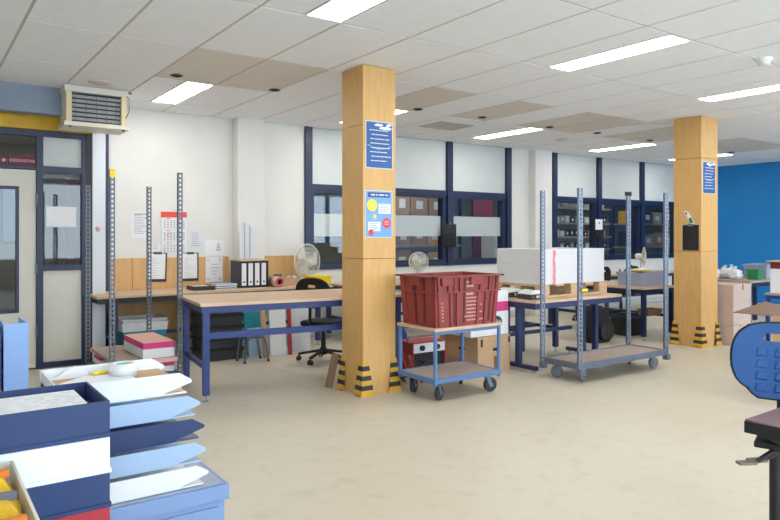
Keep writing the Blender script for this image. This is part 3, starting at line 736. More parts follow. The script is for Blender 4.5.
def desk_fan(label, loc, rz, R, hub_z, tilt=0.0):
    """table fan whose cage faces local -Y"""
    t = thing('desk_fan', label, 'fan', loc, rz, 'white desk fans')
    MB().lathe([(min(.13, R * .62), 0), (min(.13, R * .62), .012), (min(.11, R * .5), .03), (.03, .045), (0, .045)], 28).build('base', 'fan_plastic', t)
    MB().tube((0, .02, .04), (0, .03, hub_z - .05), .016, 12).build('stand', 'fan_plastic', t)
    M = Matrix.Translation((0, 0, hub_z)) @ Matrix.Rotation(tilt, 4, 'X') @ Matrix.Rotation(math.pi / 2, 4, 'X')   # local z -> -Y
    MB().lathe([(0, -.13), (.035, -.13), (.055, -.10), (.055, -.03), (.04, .0), (0, 0)], 20, M).build('motor', 'fan_plastic', t)
    m = MB()
    dome = lambda f, s: s * R * .24 * (1 - f ** 2.4)
    for s in (-1, 1):
        for f in (.3, .55, .78): m.torus(M @ Matrix.Translation((0, 0, .03 + dome(f, s))), R * f, .0022, 28, 4)
        for i in range(48):
            a = 2 * math.pi * i / 48
            pts = [M @ Vector((R * f * math.cos(a), R * f * math.sin(a), .03 + dome(f, s))) for f in (.16, .5, .8, 1.0)]
            for k in range(3): m.tube(pts[k], pts[k + 1], .0022, 4, caps=False)
    m.torus(M @ Matrix.Translation((0, 0, .03)), R, .007, 32, 6)
    m.build('cage', 'fan_plastic', t)
    MB().lathe([(0, .03 + R * .25), (R * .16, .03 + R * .24), (R * .17, .02 + R * .22), (0, .02 + R * .22)], 22, M).build('badge', 'fan_plastic', t)
    for k in range(3):
        P = []; n = 7
        for i in range(n):
            f = i / (n - 1); r = R * (.16 + .72 * f); a0 = k * 2.0944 + f * .3; wd = .55 * (0.5 + math.sin(f * 2.6) * .55)
            P += [M @ Vector((r * math.cos(a0 - wd), r * math.sin(a0 - wd), .012)), M @ Vector((r * math.cos(a0 + wd), r * math.sin(a0 + wd), .05))]
        P2 = [p + Vector((0, .002, .0)) for p in P]; Q = P + P2; o = 2 * n
        F = [(2 * i, 2 * i + 1, 2 * i + 3, 2 * i + 2) for i in range(n - 1)] + [(o + 2 * i, o + 2 * i + 2, o + 2 * i + 3, o + 2 * i + 1) for i in range(n - 1)]
        MB().add(Q, F, True).build('blade', 'fan_plastic', t)
    return t
desk_fan('large white desk fan on the wall bench left of near column', (4.40, 8.17, ZB), math.radians(15), .24, .30, 0.0)
desk_fan('small white fan peeking over the red crate', (6.0, 7.72, .775), math.radians(-20), .145, .28, 0)
desk_fan('small white fan far back above the grey crate under the right windows', (11.22, 7.55, .75), math.radians(40), .17, .30, 0)

# ================================================================ UNDER THE BENCHES
for i in range(5):
    t = thing('storage_crate', ['lowest', 'second lowest', 'middle', 'second highest', 'topmost'][i] + ' of the stacked black crates under the wall bench', 'crate', (2.93, 7.62, .002 + i * .132), 0, 'stacked black crates')
    taper(.47, .36, .49, .38, 0, .128).build('crate_body', 'dark_grey', t, bevel=.004)
    taper(.51, .40, .515, .405, .10, .128, .014).build('rim', 'black', t, bevel=.003)
t = thing('step_stool', 'low grey tubular step stool beside the black crates', 'stool', (3.05, 7.10, 0))
for y in (0, .22):
    MB().path([(0, y, 0.012), (.03, y, .25), (.06, y, .285), (.22, y, .285), (.25, y, .25), (.29, y, 0.012)], .012, 8).build('leg_frame', 'zinc_dark', t)
B(.03, .25, -.005, .225, .298, .312).build('step_plate', 'rubber_grey', t, bevel=.003)
for y in (0, .22):
    for x in (0, .29): MB().tube((x, y, 0), (x, y, .02), .016, 10).build('rubber_foot', 'rubber', t)
def leaning_board(label, x, y, w, h, th, m_, lean, rz):
    t = thing('leaning_board', label, 'board', (x, y, 0.001), rz, 'boards leaning under the wall bench')
    M = Matrix.Rotation(-lean, 4, 'X')
    o = MB().box(-w / 2, w / 2, 0, th, 0.002, h, M).build('board', m_, t, bevel=.002)
    return t
leaning_board('blue board leaning under the wall bench, leftmost and darkest', 3.42, 7.62, .30, .66, .02, 'teal', .12, .35)
leaning_board('beige framed panel leaning under the wall bench', 3.42, 7.30, .07, .64, .03, 'cardboard', .10, .55)
leaning_board('white canvas board leaning under the wall bench, largest', 3.58, 7.32, .20, .62, .025, 'paper', .12, -.15)
leaning_board('narrow red board leaning between the white boards', 3.725, 7.30, .045, .60, .02, 'red_paint', .12, -.2)
leaning_board('white board leaning under the wall bench, rightmost', 3.89, 7.34, .25, .56, .025, 'paper_grey', .12, -.2)
leaning_board('short pale blue panel leaning behind the step stool', 3.40, 7.46, .30, .34, .02, 'pale_blue_plastic', .12, .2)

# ================================================================ OFFICE CHAIRS
def star_base(t, m_, R=.29, castor_r=.028, z=.09):
    for k in range(5):
        a = k * 2 * math.pi / 5 + .35; d = Vector((math.cos(a), math.sin(a), 0))
        arm = MB().bar(d * .03 + Vector((0, 0, z + .035)), d * R + Vector((0, 0, z - .012)), .04, .028).build('base_arm', m_, t, bevel=.008)
        p = d * R; c = MB(); n = Vector((-d.y, d.x, 0))
        for s in (-1, 1): c.tube(p + n * (s * .008) + Vector((0, 0, castor_r)), p + n * (s * .024) + Vector((0, 0, castor_r)), castor_r, 14)
        c.tube(p + Vector((0, 0, castor_r)), p + Vector((0, 0, z - .012)), .010, 8)
        c.build('castor', 'rubber', arm)
    MB().lathe([(.0, z - .01), (.045, z - .01), (.04, z + .06), (.03, z + .07), (.0, z + .07)], 18).build('base_hub', m_, t)
def rounded(w, h, r, n=6):
    P = []
    for cx, cy, a0 in ((w / 2 - r, h / 2 - r, 0), (-w / 2 + r, h / 2 - r, 90), (-w / 2 + r, -h / 2 + r, 180), (w / 2 - r, -h / 2 + r, 270)):
        for i in range(n + 1): a = math.radians(a0 + 90 * i / n); P.append((cx + r * math.cos(a), cy + r * math.sin(a)))
    return P
def curved_plate(outer, hole, curve, t0, t1, M, zc=0):
    """plate with a hole, bent about the vertical; outer/hole share vertex count"""
    m = MB(); n = len(outer)
    def pt(u, v, w): return M @ Vector((u, v, w + curve * u * u))
    P = []
    for w in (t0, t1):
        for loop in (outer, hole): P += [pt(u, v, w) for u, v in loop]
    F = []
    for i in range(n):
        j = (i + 1) % n
        F += [(i, j, n + j, n + i), (2 * n + i, 3 * n + i, 3 * n + j, 2 * n + j), (i, 2 * n + i, 2 * n + j, j), (n + i, n + j, 3 * n + j, 3 * n + i)]
    return m.add(P, F)
def resample_ring(poly, c, n):
    """points of poly seen from c at n equal angles"""
    out = []
    for i in range(n):
        a = 2 * math.pi * i / n; d = (math.cos(a), math.sin(a)); best = None
        for k in range(len(poly)):
            (x0, y0), (x1, y1) = poly[k], poly[(k + 1) % len(poly)]
            x0 -= c[0]; x1 -= c[0]; y0 -= c[1]; y1 -= c[1]; ex, ey = x1 - x0, y1 - y0
            den = d[0] * ey - d[1] * ex
            if abs(den) < 1e-9: continue
            tt = (x0 * ey - y0 * ex) / den; uu = (x0 * d[1] - y0 * d[0]) / den
            if tt > 0 and -1e-6 <= uu <= 1 + 1e-6 and (best is None or tt > best): best = tt
        out.append((c[0] + d[0] * best, c[1] + d[1] * best))
    return out
def task_chair(label, loc, rz, seat_z, back_top, m_='black', fab='black_fabric', back_w=.40, back_h=.28, seat=(.44, .42)):
    """chair facing local -Y: seat, mechanism, backrest with grip slot, five-arm base"""
    t = thing('office_chair', label, 'chair', loc, rz, 'black office chairs')
    star_base(t, m_)
    MB().tube((0, 0, .14), (0, 0, seat_z - .07), .022, 14).tube((0, 0, .14), (0, 0, seat_z - .2), .028, 14).build('gas_column', m_, t)
    MB().box(-.09, .09, -.1, .12, seat_z - .085, seat_z - .055).build('mechanism', m_, t, bevel=.006)
    sp = [(x, y) for x, y in rounded(seat[0], seat[1], .09)]
    MB().prism(sp, seat_z - .055, seat_z, Matrix.Identity(4)).build('seat', fab, t, bevel=.018)
    MB().path([(0, .10, seat_z - .07), (0, .25, seat_z - .06), (0, .28, seat_z + .05), (0, .27, back_top - back_h * .4)], .018, 8).build('back_bar', m_, t)
    MB().path([(.10, -.02, seat_z - .075), (.22, -.04, seat_z - .085)], .007, 6).build('lever', m_, t)
    zc = back_top - back_h / 2
    outer = []
    for i in range(40):
        a = 2 * math.pi * i / 40; x, y = math.cos(a), math.sin(a)
        outer.append((back_w / 2 * math.copysign(abs(x) ** .75, x), back_h / 2 * (math.copysign(abs(y) ** .85, y))))
    hole = [(u, v + back_h * .22) for u, v in rounded(.11, .035, .016)]
    c = (0, back_h * .22); N = 36
    Mb = Matrix.Translation((0, .235, zc)) @ XZ
    curved_plate(resample_ring(outer, c, N), resample_ring(hole, c, N), -.55, 0, .03, Mb).build('backrest', fab, t, bevel=.004)
    return t
task_chair('black office chair behind the long workbench left of near column', (3.86, 6.74, 0), math.radians(118), .47, .97, back_w=.46, back_h=.34)
task_chair('black office chair left of its twin at the far bench under the windows', (9.30, 7.22, 0), math.radians(184), .50, .93)
task_chair('black office chair right of its twin at the far bench under the windows', (9.88, 7.06, 0), math.radians(176), .50, .93)
task_chair('black office chair partly hidden behind the far column right edge', (9.30, 5.42, 0), math.radians(150), .50, .90)
task_chair('black office chair seen between the legs of the pallet bench', (6.35, 6.75, 0), math.radians(20), .48, .86)

# ================================================================ TROLLEY WITH RED CRATE
t = thing('trolley', 'light blue two-deck trolley with wooden decks', 'trolley', (3.635, 4.44, 0))
L, W = .79, .54
B(-.005, L + .005, -.005, W + .005, .62, .645).build('top_deck', 'wood_top', t, bevel=.003)
B(.028, L - .028, .028, W - .028, .192, .208).build('lower_deck', 'deck_wood', t)
m = MB().box(.0, L, 0, .028, .17, .212).box(0, L, W - .028, W, .17, .212).box(0, .028, .028, W - .028, .17, .212).box(L - .028, L, .028, W - .028, .17, .212); m.build('lower_frame', 'trolley_blue', t, bevel=.003)
m = None
for ya in (.01, W - .03): B(.036, L - .036, ya, ya + .02, .59, .62).build('upper_rail', 'trolley_blue', t)
for x in (.018, L - .018):
    for y in (.018, W - .018): MB().tube((x, y, .15), (x, y, .62), .0175, 12).build('post', 'trolley_blue', t)
for i, (x, y) in enumerate(((.10, .09), (L - .10, .09), (.10, W - .09), (L - .10, W - .09))): castor(t, x, y, .068, .17, 'rubber', (.4, -.2, .5, .9)[i])

t = thing('stacking_crate', 'large red plastic stacking crate on the trolley', 'crate', (4.03, 4.71, .647))
w0, d0, w1, d1, H = .71, .47, .77, .51, .445
taper(w0, d0, w1, d1, 0, H, .008).build('crate_body', 'red_crate', t)
fx = lambda z: (w0 + (w1 - w0) * z / H) / 2; fy = lambda z: (d0 + (d1 - d0) * z / H) / 2
def band(za, zb, ex):
    m = MB(); a, b = fx(zb) + ex, fy(zb) + ex
    m.box(-a, a, -b, -b + ex + .006, za, zb).box(-a, a, b - ex - .006, b, za, zb).box(-a, -a + ex + .006, -b, b, za, zb).box(a - ex - .006, a, -b, b, za, zb); return m
band(H - .015, H, .03).build('top_rim', 'red_crate', t, bevel=.003)
band(.295, .308, .016).build('mid_rim', 'red_crate', t, bevel=.003)
def rib(u0, u1, z0, z1, side, ex):
    """raised rib on one side; u along the side"""
    m = MB()
    P = []
    for z in (z0, z1):
        for e in (-.001, ex):
            for u in (u0, u1):
                k = 1 + .13 * z / H
                P.append({'f': (u * k, -fy(z) - e, z), 'b': (u * k, fy(z) + e, z), 'l': (-fx(z) - e, u * k, z), 'r': (fx(z) + e, u * k, z)}[side])
    m.add(P, [(0, 1, 3, 2), (4, 6, 7, 5), (0, 4, 5, 1), (2, 3, 7, 6), (0, 2, 6, 4), (1, 5, 7, 3)]); return m
for u in (-.325, -.20, -.13, .10, .19, .30): rib(u, u + .03, .005, .29, 'f', .014).build('rib', 'red_crate', t)
for u in (-.325, -.22, -.10, .12, .22, .30): rib(u, u + .02, .31, .428, 'f', .018).build('rib', 'red_crate', t)
for s in ('l', 'r', 'b'):
    for u in (-.19, -.07, .05, .16): rib(u, u + .03, .005, .428, s, .014).build('rib', 'red_crate', t)
for u in (-.165, -.155 + .105, .245): rib(u, u + .022, .02, .425, 'f', .0025).build('dark_slot', 'red_crate_dark', t)
for u in (-.10, .02): rib(u, u + .018, .02, .425, 'l', .0025).build('dark_slot', 'red_crate_dark', t)
for u in (.01, -.29): rib(u, u + .11, .36, .43, 'f', .03).build('handle', 'red_crate', t, bevel=.004)
rib(-.05, .06, .36, .43, 'l', .03).build('handle', 'red_crate', t, bevel=.004)
m = MB(); rng = random.Random(2)
for i in range(7):
    z = .04 + i * .033; a = -.025 + rng.uniform(-.01, .02); b = .16 + rng.uniform(-.05, .03); q = rib(a, b, z, z + .012, 'f', .003); m.add(q.v, q.f)
for z in (.27, .34, .375):
    q = rib(-.02, .06, z, z + .02, 'f', .003); m.add(q.v, q.f)
for i in range(6):
    q = rib(.205, .225, .03 + i * .035, .05 + i * .035, 'f', .003); m.add(q.v, q.f); q = rib(-.29, -.27, .05 + i * .03, .065 + i * .03, 'f', .003); m.add(q.v, q.f)
m.build('worn_print', 'crate_print', t)

# red electric heater on the floor behind the trolley
t = thing('fan_heater', 'red and grey electric fan heater on the floor behind the trolley', 'heater', (4.16, 5.44, 0))
m = MB().box(0, .016, 0, .28, .03, .345).box(.43, .446, 0, .28, .03, .345).box(.016, .43, 0, .28, .33, .345).box(.016, .43, 0, .28, .03, .045); m.build('casing', 'red_paint', t, bevel=.006)
B(.016, .43, .004, .02, .235, .33).build('control_panel', 'paper_grey', t)
for x in (.12, .32):
    kn = MB().tube((x, .004, .285), (x, -.02, .285), .028, 18).build('dial', 'black', t)
B(.016, .43, .03, .04, .045, .235).build('dark_core', 'black', t)
m = MB()
for i in range(7): m.box(.016, .43, .004, .009, .06 + i * .026, .064 + i * .026)
for i in range(8): m.box(.06 + i * .05, .064 + i * .05, .009, .013, .045, .235)
m.build('grille', 'dark_grey', t)
for x in (.05, .38):
    MB().path([(x, .03, .03), (x, .03, 0.012), (x, .25, .012), (x, .25, .03)], .011, 8).build('foot', 'red_paint', t)
MB().path([(.03, .14, .345), (.06, .14, .385), (.39, .14, .385), (.42, .14, .345)], .012, 8).build('carry_handle', 'rubber_grey', t)
m = MB(); pts = [(3.80 + .09 * math.cos(a) + .02 * a, 5.22 + .08 * math.sin(a), .012 + .012 * a) for a in [i * .4 for i in range(34)]]
m.path([Vector(p) - Vector((3.8, 5.2, 0)) for p in pts], .010, 6)
o = tag(m.build('hose_coil', 'rubber', loc=(3.88, 5.30, 0)), 'dark coiled hose on the floor behind the trolley', 'hose')
t = thing('hose_coil', 'red rubber hose loops beside the dark coil behind the trolley', 'hose', (3.93, 5.22, .0))
m = MB()
for k, (dx, R, tl) in enumerate(((0, .15, 1.2), (.05, .13, 1.35), (.10, .14, 1.1))): m.torus(Matrix.Translation((dx, 0, R * math.sin(tl) + .012)) @ Matrix.Rotation(.9, 4, 'Z') @ Matrix.Rotation(tl, 4, 'X'), R, .010, 26, 6)
m.build('loops', 'red_crate', t)
# wooden offcuts leaning on the near column
tag(MB().bar((3.225, 5.53, .004), (3.285, 5.50, .32), .07, .025, up=(.4, .9, .1)).build('wood_offcut', 'cardboard_dark'), 'brown wooden offcut leaning on the left rear of near column', 'wood')
tag(MB().bar((3.80, 5.47, 0.002), (3.72, 5.30, .46), .09, .02, up=(.4, .8, .2)).build('wood_offcut', 'cardboard_dark'), 'dark wooden plank leaning on the right rear of near column', 'wood')

# cardboard boxes right of the trolley
t = thing('cardboard_box', 'brown cardboard box with hand hole on the floor right of trolley', 'box', (4.78, 5.14, 0))
B(0, .47, 0, .62, 0, .385).build('box_body', 'cardboard', t, bevel=.004)
MB().prism([(u + .26, v + .24) for u, v in rounded(.09, .03, .014)], -.002, .0, XZ).build('hand_hole', 'black', t)
MB().prism([(u + .25, v + .24) for u, v in rounded(.10, .03, .014)], -.002, .0, YZ).build('hand_hole', 'black', t)
B(.23, .29, -.002, 0, .02, .17).build('tape_strip', 'cardboard_dark', t)
B(.44, .471, -.002, 0, .30, .36).build('dark_mark', 'dark_grey', t); B(.04, .07, -.002, 0, .28, .36).build('dark_mark', 'dark_grey', t)
t = thing('carton', 'white and magenta carton standing on the brown cardboard box', 'carton', (4.70, 5.16, .387))
B(0, .545, 0, .55, 0, .25).build('body', 'paper', t, bevel=.003)
B(.0, .545, 0, .55, .2505, .35).build('band', 'magenta', t, bevel=.003)
B(.0, .545, 0, .55, .3505, .47).build('upper_body', 'paper', t, bevel=.003)
m = MB().prism([(.36 + .09 * math.cos(i * .35), .14 + .065 * math.sin(i * .35)) for i in range(18)], -.002, 0, XZ); m.build('printed_picture', 'dark_grey', t)
m = MB()
for k in range(3): m.torus(Matrix.Translation((.31 + k * .05, -.002, .135 + .01 * (k % 2))) @ Matrix.Rotation(math.pi / 2, 4, 'X'), .016, .005, 14, 4)
m.build('picture_detail', 'paper_grey', t)
m = MB()
for k in range(2): m.box(-.002, 0, .12 + k * .02, .40 - k * .05, .07 + k * .03, .08 + k * .03)
m.build('lettering', 'salmon', t)

# ================================================================ PALLET OF WHITE SHEETS ON BENCH
t = thing('pallet', 'short wooden pallet on the bench under white board stack', 'pallet', (5.56, 4.98, .766))
for y in (.0, .30, .60): B(0, 1.14, y, y + .09, 0, .02).build('bottom_board', 'raw_wood', t)
for y in (.0, .30, .60):
    for x in (0, .50, 1.0): B(x, x + .14, y, y + .09, .0205, .115).build('block', 'raw_wood', t, bevel=.002)
for x in (0, .24, .49, .75, 1.0): B(x, x + .14, 0, .69, .1155, .137).build('deck_board', 'raw_wood', t, bevel=.002)
t = thing('board_stack', 'tall block of white board sheets on the pallet', 'board stack', (5.575, 4.99, .905))
for i in range(10):
    d = .0015 * ((i * 7) % 3); B(d, 1.085 + d, d, .68 + d, i * .039 + .0005, i * .039 + .0385).build('sheet_bundle', 'sheet_white', t)
m = MB(); rng = random.Random(3); xl = [.19 + rng.uniform(-.006, .006) for _ in range(9)]; xw = [.035 + rng.uniform(-.004, .012) for _ in range(9)]
for i in range(8): m.prism([(xl[i], i * .047), (xl[i] + xw[i], i * .047), (xl[i + 1] + xw[i + 1], (i + 1) * .047 + .0001), (xl[i + 1], (i + 1) * .047 + .0001)], -.002, 0.0, XZ)
m.build('pink_mark', 'wax_pink', t)
# white lidded devices on the bench beside the stack
def device(label, loc, rz):
    t = thing('label_printer', label, 'device', loc, rz, 'white-lidded devices on the pallet bench')
    B(0, .22, 0, .19, 0.002, .055).build('body', 'dark_grey', t, bevel=.006)
    MB().prism([(0, .0555), (.0, .062), (.05, .088), (.11, .098), (.17, .088), (.22, .062), (.22, .0555)], 0.0, .19, XZ).build('lid', 'white_plastic', t, bevel=.004)
    for x in (.10, .14): MB().tube((x, 0, .03), (x, -.006, .03), .015, 14).build('dial', 'cream_plastic', t)
    B(.17, .205, -.004, 0, .012, .045).build('button_panel', 'zinc', t)
device('white-lidded device on the bench, right one of two beside board stack', (5.29, 4.88, .767), 0)
device('white-lidded device on the bench, left one of two beside board stack', (5.29, 5.20, .767), 0)

# ================================================================ FAR RIGHT BENCHES
def open_crate(name, label, loc, w, d, h, m_, rz=0, cat='crate', group=None):
    t = thing(name, label, cat, loc, rz, group)
    taper(w * .94, d * .94, w, d, 0, h, .006).build('crate_body', m_, t, bevel=.004)
    taper(w + .016, d + .016, w + .02, d + .02, h - .03, h, .012).build('rim', m_, t, bevel=.002)
    return t
open_crate('storage_crate', 'grey plastic crate on the bench left of the far column', (8.50, 5.72, .736), .62, .40, .19, 'grey_crate')
t = thing('paper_stack', 'loose white sheets and a yellow folder heaped in the grey crate', 'papers', (8.50, 5.72, .745))
for i in range(6):
    M = Matrix.Translation((random.uniform(-.08, .08), random.uniform(-.05, .05), .155 + i * .012)) @ Matrix.Rotation(random.uniform(-.4, .4), 4, 'Z') @ Matrix.Rotation(random.uniform(-.06, .06), 4, 'Y')
    MB().box(-.15, .15, -.105, .105, 0, .006, M).build('sheet', ['paper', 'paper_grey', 'yellow_bin', 'paper', 'yellow_bin', 'paper'][i], t)
def bottle(label, loc, r, h, m_, cap):
    t = thing('bottle', label, 'bottle', loc, 0, 'bottles on the far bench')
    MB().lathe([(0, 0), (r, 0), (r, h * .62), (r * .85, h * .70), (r * .38, h * .80), (r * .36, h * .9), (0, h * .9)], 16).build('bottle_body', m_, t)
    MB().lathe([(0, h * .9), (r * .42, h * .9), (r * .42, h), (0, h)], 14).build('cap', cap, t)
bottle('small white bottle on the bench left of the far column', (8.55, 6.02, .736), .035, .19, 'white_plastic', 'dark_grey')
bottle('red bottle on the bench beside the grey crate left of far column', (8.68, 6.22, .736), .03, .22, 'red_paint', 'paper')
bottle('tall black bottle on the bench beside the grey crate left of far column', (8.72, 6.05, .736), .04, .27, 'black', 'black')
t = thing('keyboard', 'dark keyboard lying on the bench left of the far column', 'keyboard', (8.16, 6.15, .736), .4)
B(0, .12, 0, .36, .001, .018).build('body', 'dark_grey', t, bevel=.003)
m = MB()
for i in range(4):
    for j in range(12): m.box(.012 + i * .026, .032 + i * .026, .014 + j * .028, .036 + j * .028, .018, .023)
m.build('keys', 'black', t)
open_crate('waste_bin', 'black open waste bin under the bench left of the far column', (8.50, 5.98, 0), .36, .30, .33, 'black', cat='bin')
t = thing('backpack', 'black backpack slumped on a chair base under the benches', 'bag', (7.60, 5.85, 0))
P = []
for k, (z, w, d) in enumerate(((0.0, .20, .15), (.06, .235, .18), (.25, .225, .17), (.40, .18, .13), (.48, .10, .07))):
    for u, v in rounded(w * 2, d * 2, min(w, d) * .7, 5): P.append((u, v, z))
n = len(rounded(1, 1, .2, 5)); m = MB(); m.add(P, [(k * n + i, k * n + (i + 1) % n, (k + 1) * n + (i + 1) % n, (k + 1) * n + i) for k in range(4) for i in range(n)] + [tuple(range(n))[::-1], tuple(range(4 * n, 5 * n))], True)
m.build('bag_body', 'black_fabric', t)
MB().prism([(u, v + .16) for u, v in rounded(.26, .20, .06)], -.225, -.16, XZ).build('front_pocket', 'black', t, bevel=.01)
MB().torus(Matrix.Translation((0, 0, .49)) @ Matrix.Rotation(math.pi / 2, 4, 'X'), .05, .009, 16, 6).build('top_handle', 'black', t)
t = thing('wicker_tray', 'small brown wooden tray under the bench beside the far column', 'tray', (8.47, 5.58, .322))
taper(.30, .16, .34, .19, 0, .09, .012).build('tray_body', 'cardboard_dark', t, bevel=.004)
MB().box(-.03, .03, -.105, -.09, .07, .10).build('handle', 'cardboard_dark', t)
# cartons stacked right of the far column
t = thing('cardboard_box', 'large flat pinkish cardboard box stacked right of the far column', 'box', (8.73, 4.53, .262))
B(0, .46, 0, .55, 0, .53).build('box_body', 'cardboard_pink', t, bevel=.004)
MB().box(-.004, .464, -.004, .554, .50, .536).build('lid', 'cardboard_pink', t, bevel=.003)
B(.215, .245, -.006, -.004, .46, .536).build('tape_strip', 'cardboard_dark', t)
t = thing('cardboard_box', 'lower pinkish cardboard box on the floor right of the far column', 'box', (8.73, 4.53, 0))
B(0, .36, 0, .52, 0, .26).build('box_body', 'cardboard_pink', t, bevel=.004)
B(.16, .19, -.002, 0, .06, .26).build('tape_strip', 'cardboard', t)
# on the far bench
for i, (x, y, r) in enumerate(((9.72, 5.36, .105), (9.84, 5.08, .10), (9.98, 5.30, .105), (10.26, 5.36, .105))):
    t = thing('plastic_bag', ['leftmost', 'front', 'rear', 'rightmost'][i] + ' crumpled white plastic bag on the far bench by the blue wall', 'bag', (x, y, .801), i * .8, 'crumpled white bags')
    me = bpy.data.meshes.new('bag'); bm = bmesh.new(); bmesh.ops.create_icosphere(bm, subdivisions=3, radius=1)
    rng = random.Random(30 + i)
    ph = [rng.uniform(0, 6) for _ in range(6)]
    for v in bm.verts:
        k = 1 + .14 * math.sin(5 * v.co.x + ph[0]) * math.sin(6 * v.co.y + ph[1]) + .1 * math.sin(11 * v.co.z + ph[2] + 4 * v.co.x)
        v.co = Vector((v.co.x * r * k, v.co.y * r * k, max(0, (v.co.z + .8)) * r * .8 * k))
    bm.to_mesh(me); bm.free(); me.materials.append(MATS['bag_film']); o = bpy.data.objects.new('bag_body', me); COL.objects.link(o); o.parent = t
    MB().lathe([(.02, 0), (.012, .02), (.03, .045)], 10, Matrix.Translation((0, 0, r * 1.42))).build('tied_top', 'bag_film', t)
open_crate('small_bin', 'small green bin between white bags and grey crate by blue wall', (10.04, 4.90, .801), .13, .16, .15, 'green', cat='bin')
open_crate('storage_crate', 'grey plastic crate on the far bench in front of the blue wall', (10.30, 4.88 + .05, .801), .0, .0, .2, 'grey_crate') if False else open_crate('storage_crate', 'grey plastic crate on the far bench in front of the blue wall', (10.48, 5.0, .801), .46, .34, .21, 'grey_crate')
# steel stand with white and pink carton
t = thing('steel_stand', 'blue steel stand carrying a white and pink carton at right edge', 'stand', (7.54, 3.08, 0))
for x in (0, .62):
    for y in (0, .45): B(x, x + .035, y, y + .035, .0, .80).build('leg', 'navy_frame', t)
m = MB()
for z in (.25, .765):
    m = MB().box(.035, .62, 0, .03, z, z + .035); m.build('rail', 'navy_frame', t); MB().box(.035, .62, .455, .485, z, z + .035).build('rail', 'navy_frame', t)
    MB().box(0, .03, .035, .45, z, z + .035).build('rail', 'navy_frame', t); MB().box(.625, .655, .035, .45, z, z + .035).build('rail', 'navy_frame', t)
B(-.005, .66, -.005, .49, .801, .823).build('stand_top', 'deck_wood', t)
t = carton('white carton with crimson upper band and overhanging lid on the steel stand', (7.57, 3.11, .824), .55, .42, .335, top='cardboard', band='maroon', band_h=.22)
B(-.03, .58, -.03, .45, .3355, .347).build('lid_board', 'cardboard', t)
m = MB().box(.06, .40, -.002, 0, .13, .14).box(.06, .30, -.002, 0, .10, .107); m.build('lettering', 'pale_ink', t)
# open cardboard box with raised flaps behind the blue chair
t = thing('cardboard_box', 'open brown cardboard box with spread flaps behind blue chair', 'box', (6.20, 2.42, 0))
m = MB().box(0, .55, 0, .008, 0, .73).box(0, .55, .442, .45, 0, .73).box(0, .008, .008, .442, 0, .73).box(.542, .55, .008, .442, 0, .73).box(.008, .542, .008, .442, 0, .008); m.build('box_body', 'cardboard', t)
def flap(P, m_): MB().add(P + [(x, y, z - .006) for x, y, z in P], [(0, 1, 2, 3), (7, 6, 5, 4), (0, 4, 5, 1), (1, 5, 6, 2), (2, 6, 7, 3), (3, 7, 4, 0)]).build('flap', m_, t)
flap([(0, .445, .735), (.55, .445, .735), (.62, .80, .80), (0.0, .80, .735)], 'cardboard_dark')
flap([(0, 0.0, .737), (.55, 0.0, .737), (.55, -.20, .70), (0, -.20, .70)], 'cardboard_pink')
flap([(.55, .0, .737), (.55, .44, .737), (.72, .44, .80), (.72, 0, .80)], 'cardboard')
flap([(0, .44, .737), (.0, .01, .737), (.16, .01, .70), (.16, .44, .70)], 'cardboard_pink')

# ================================================================ BLUE WORK CHAIR
ang = math.radians(70)
t = thing('work_chair', 'blue moulded work chair with grip hole and flat brown seat', 'chair', (2.91, 1.335, 0), -ang)
# local +Y points to the backrest, local +X to the viewer's right
star_base(t, 'black', R=.30)
MB().tube((0, 0, .14), (0, 0, .60), .024, 14).build('gas_column', 'black', t)
MB().box(-.07, .07, -.10, .14, .585, .612).build('mechanism', 'black', t, bevel=.006)
m = MB(); prof = ((.09, .10, .608), (.145, .15, .620), (.17, .17, .642)); P = []
for a, b, z in prof:
    for u, v in rounded(2 * a, 2 * b, .07, 5): P.append((u + .14, v - .01, z + .004))
m.add(P, [(k * n + i, k * n + (i + 1) % n, (k + 1) * n + (i + 1) % n, (k + 1) * n + i) for k in range(2) for i in range(n)] + [tuple(range(n))[::-1], tuple(range(2 * n, 3 * n))], True)
m.build('seat_pan', 'dark_grey', t)
Ms = Matrix.Translation((.165, -.005, 0.006)) @ Matrix.Rotation(math.radians(-19), 4, 'Z')     # flat board lying askew on the seat pan
sb = MB().box(-.21, .21, -.21, .21, .643, .690, Ms).build('seat', 'black', t, bevel=.004)
MB().box(-.207, .207, -.207, .207, .6905, .698, Ms).build('seat_top', 'seat_board', sb, bevel=.002)
MB().path([(0, .10, .60), (0, .25, .605), (0, .29, .66), (0, .30, .86)], .02, 8).build('back_bar', 'navy', t)
for dx, dy in ((0, 0), (.03, .06)):
    dx += .15; lv = MB().path([(-.06 + dx, -.02 + dy, .60), (-.16 + dx, -.10 + dy, .575), (-.20 + dx, -.14 + dy, .545)], .010, 8).build('lever', 'black', t)
    MB().prism([(-.06, -.018), (.01, -.02), (.03, 0), (.01, .02), (-.06, .018)], -.006, .006, Matrix.Translation((-.22 + dx, -.16 + dy, .54)) @ Matrix.Rotation(math.radians(40), 4, 'Z')).build('lever_paddle', 'bronze', lv, bevel=.004)
bw, bh, zc = .40, .335, .885
half = [(0, -.168), (.085, -.168), (.105, -.160), (.118, -.142), (.130, -.128), (.155, -.112), (.178, -.085), (.192, -.045), (.197, .0), (.194, .045), (.182, .09), (.160, .125), (.125, .150), (.08, .163), (0, .168)]
outer = half + [(-u, v) for u, v in half[::-1][1:-1]]
hole = [(u, v + .103) for u, v in rounded(.14, .038, .018)]
N = 60; c = (0, .103)
ro, rh = resample_ring(outer, c, N), resample_ring(hole, c, N)
Mb = Matrix.Translation((0, .265, zc)) @ Matrix.Rotation(-.10, 4, 'X') @ XZ
bk = curved_plate(ro, rh, -.5, .0, .016, Mb).build('backrest', 'blue_chair', t, bevel=.003)
ro2 = [(u * 1.055, v * 1.05) for u, v in ro]
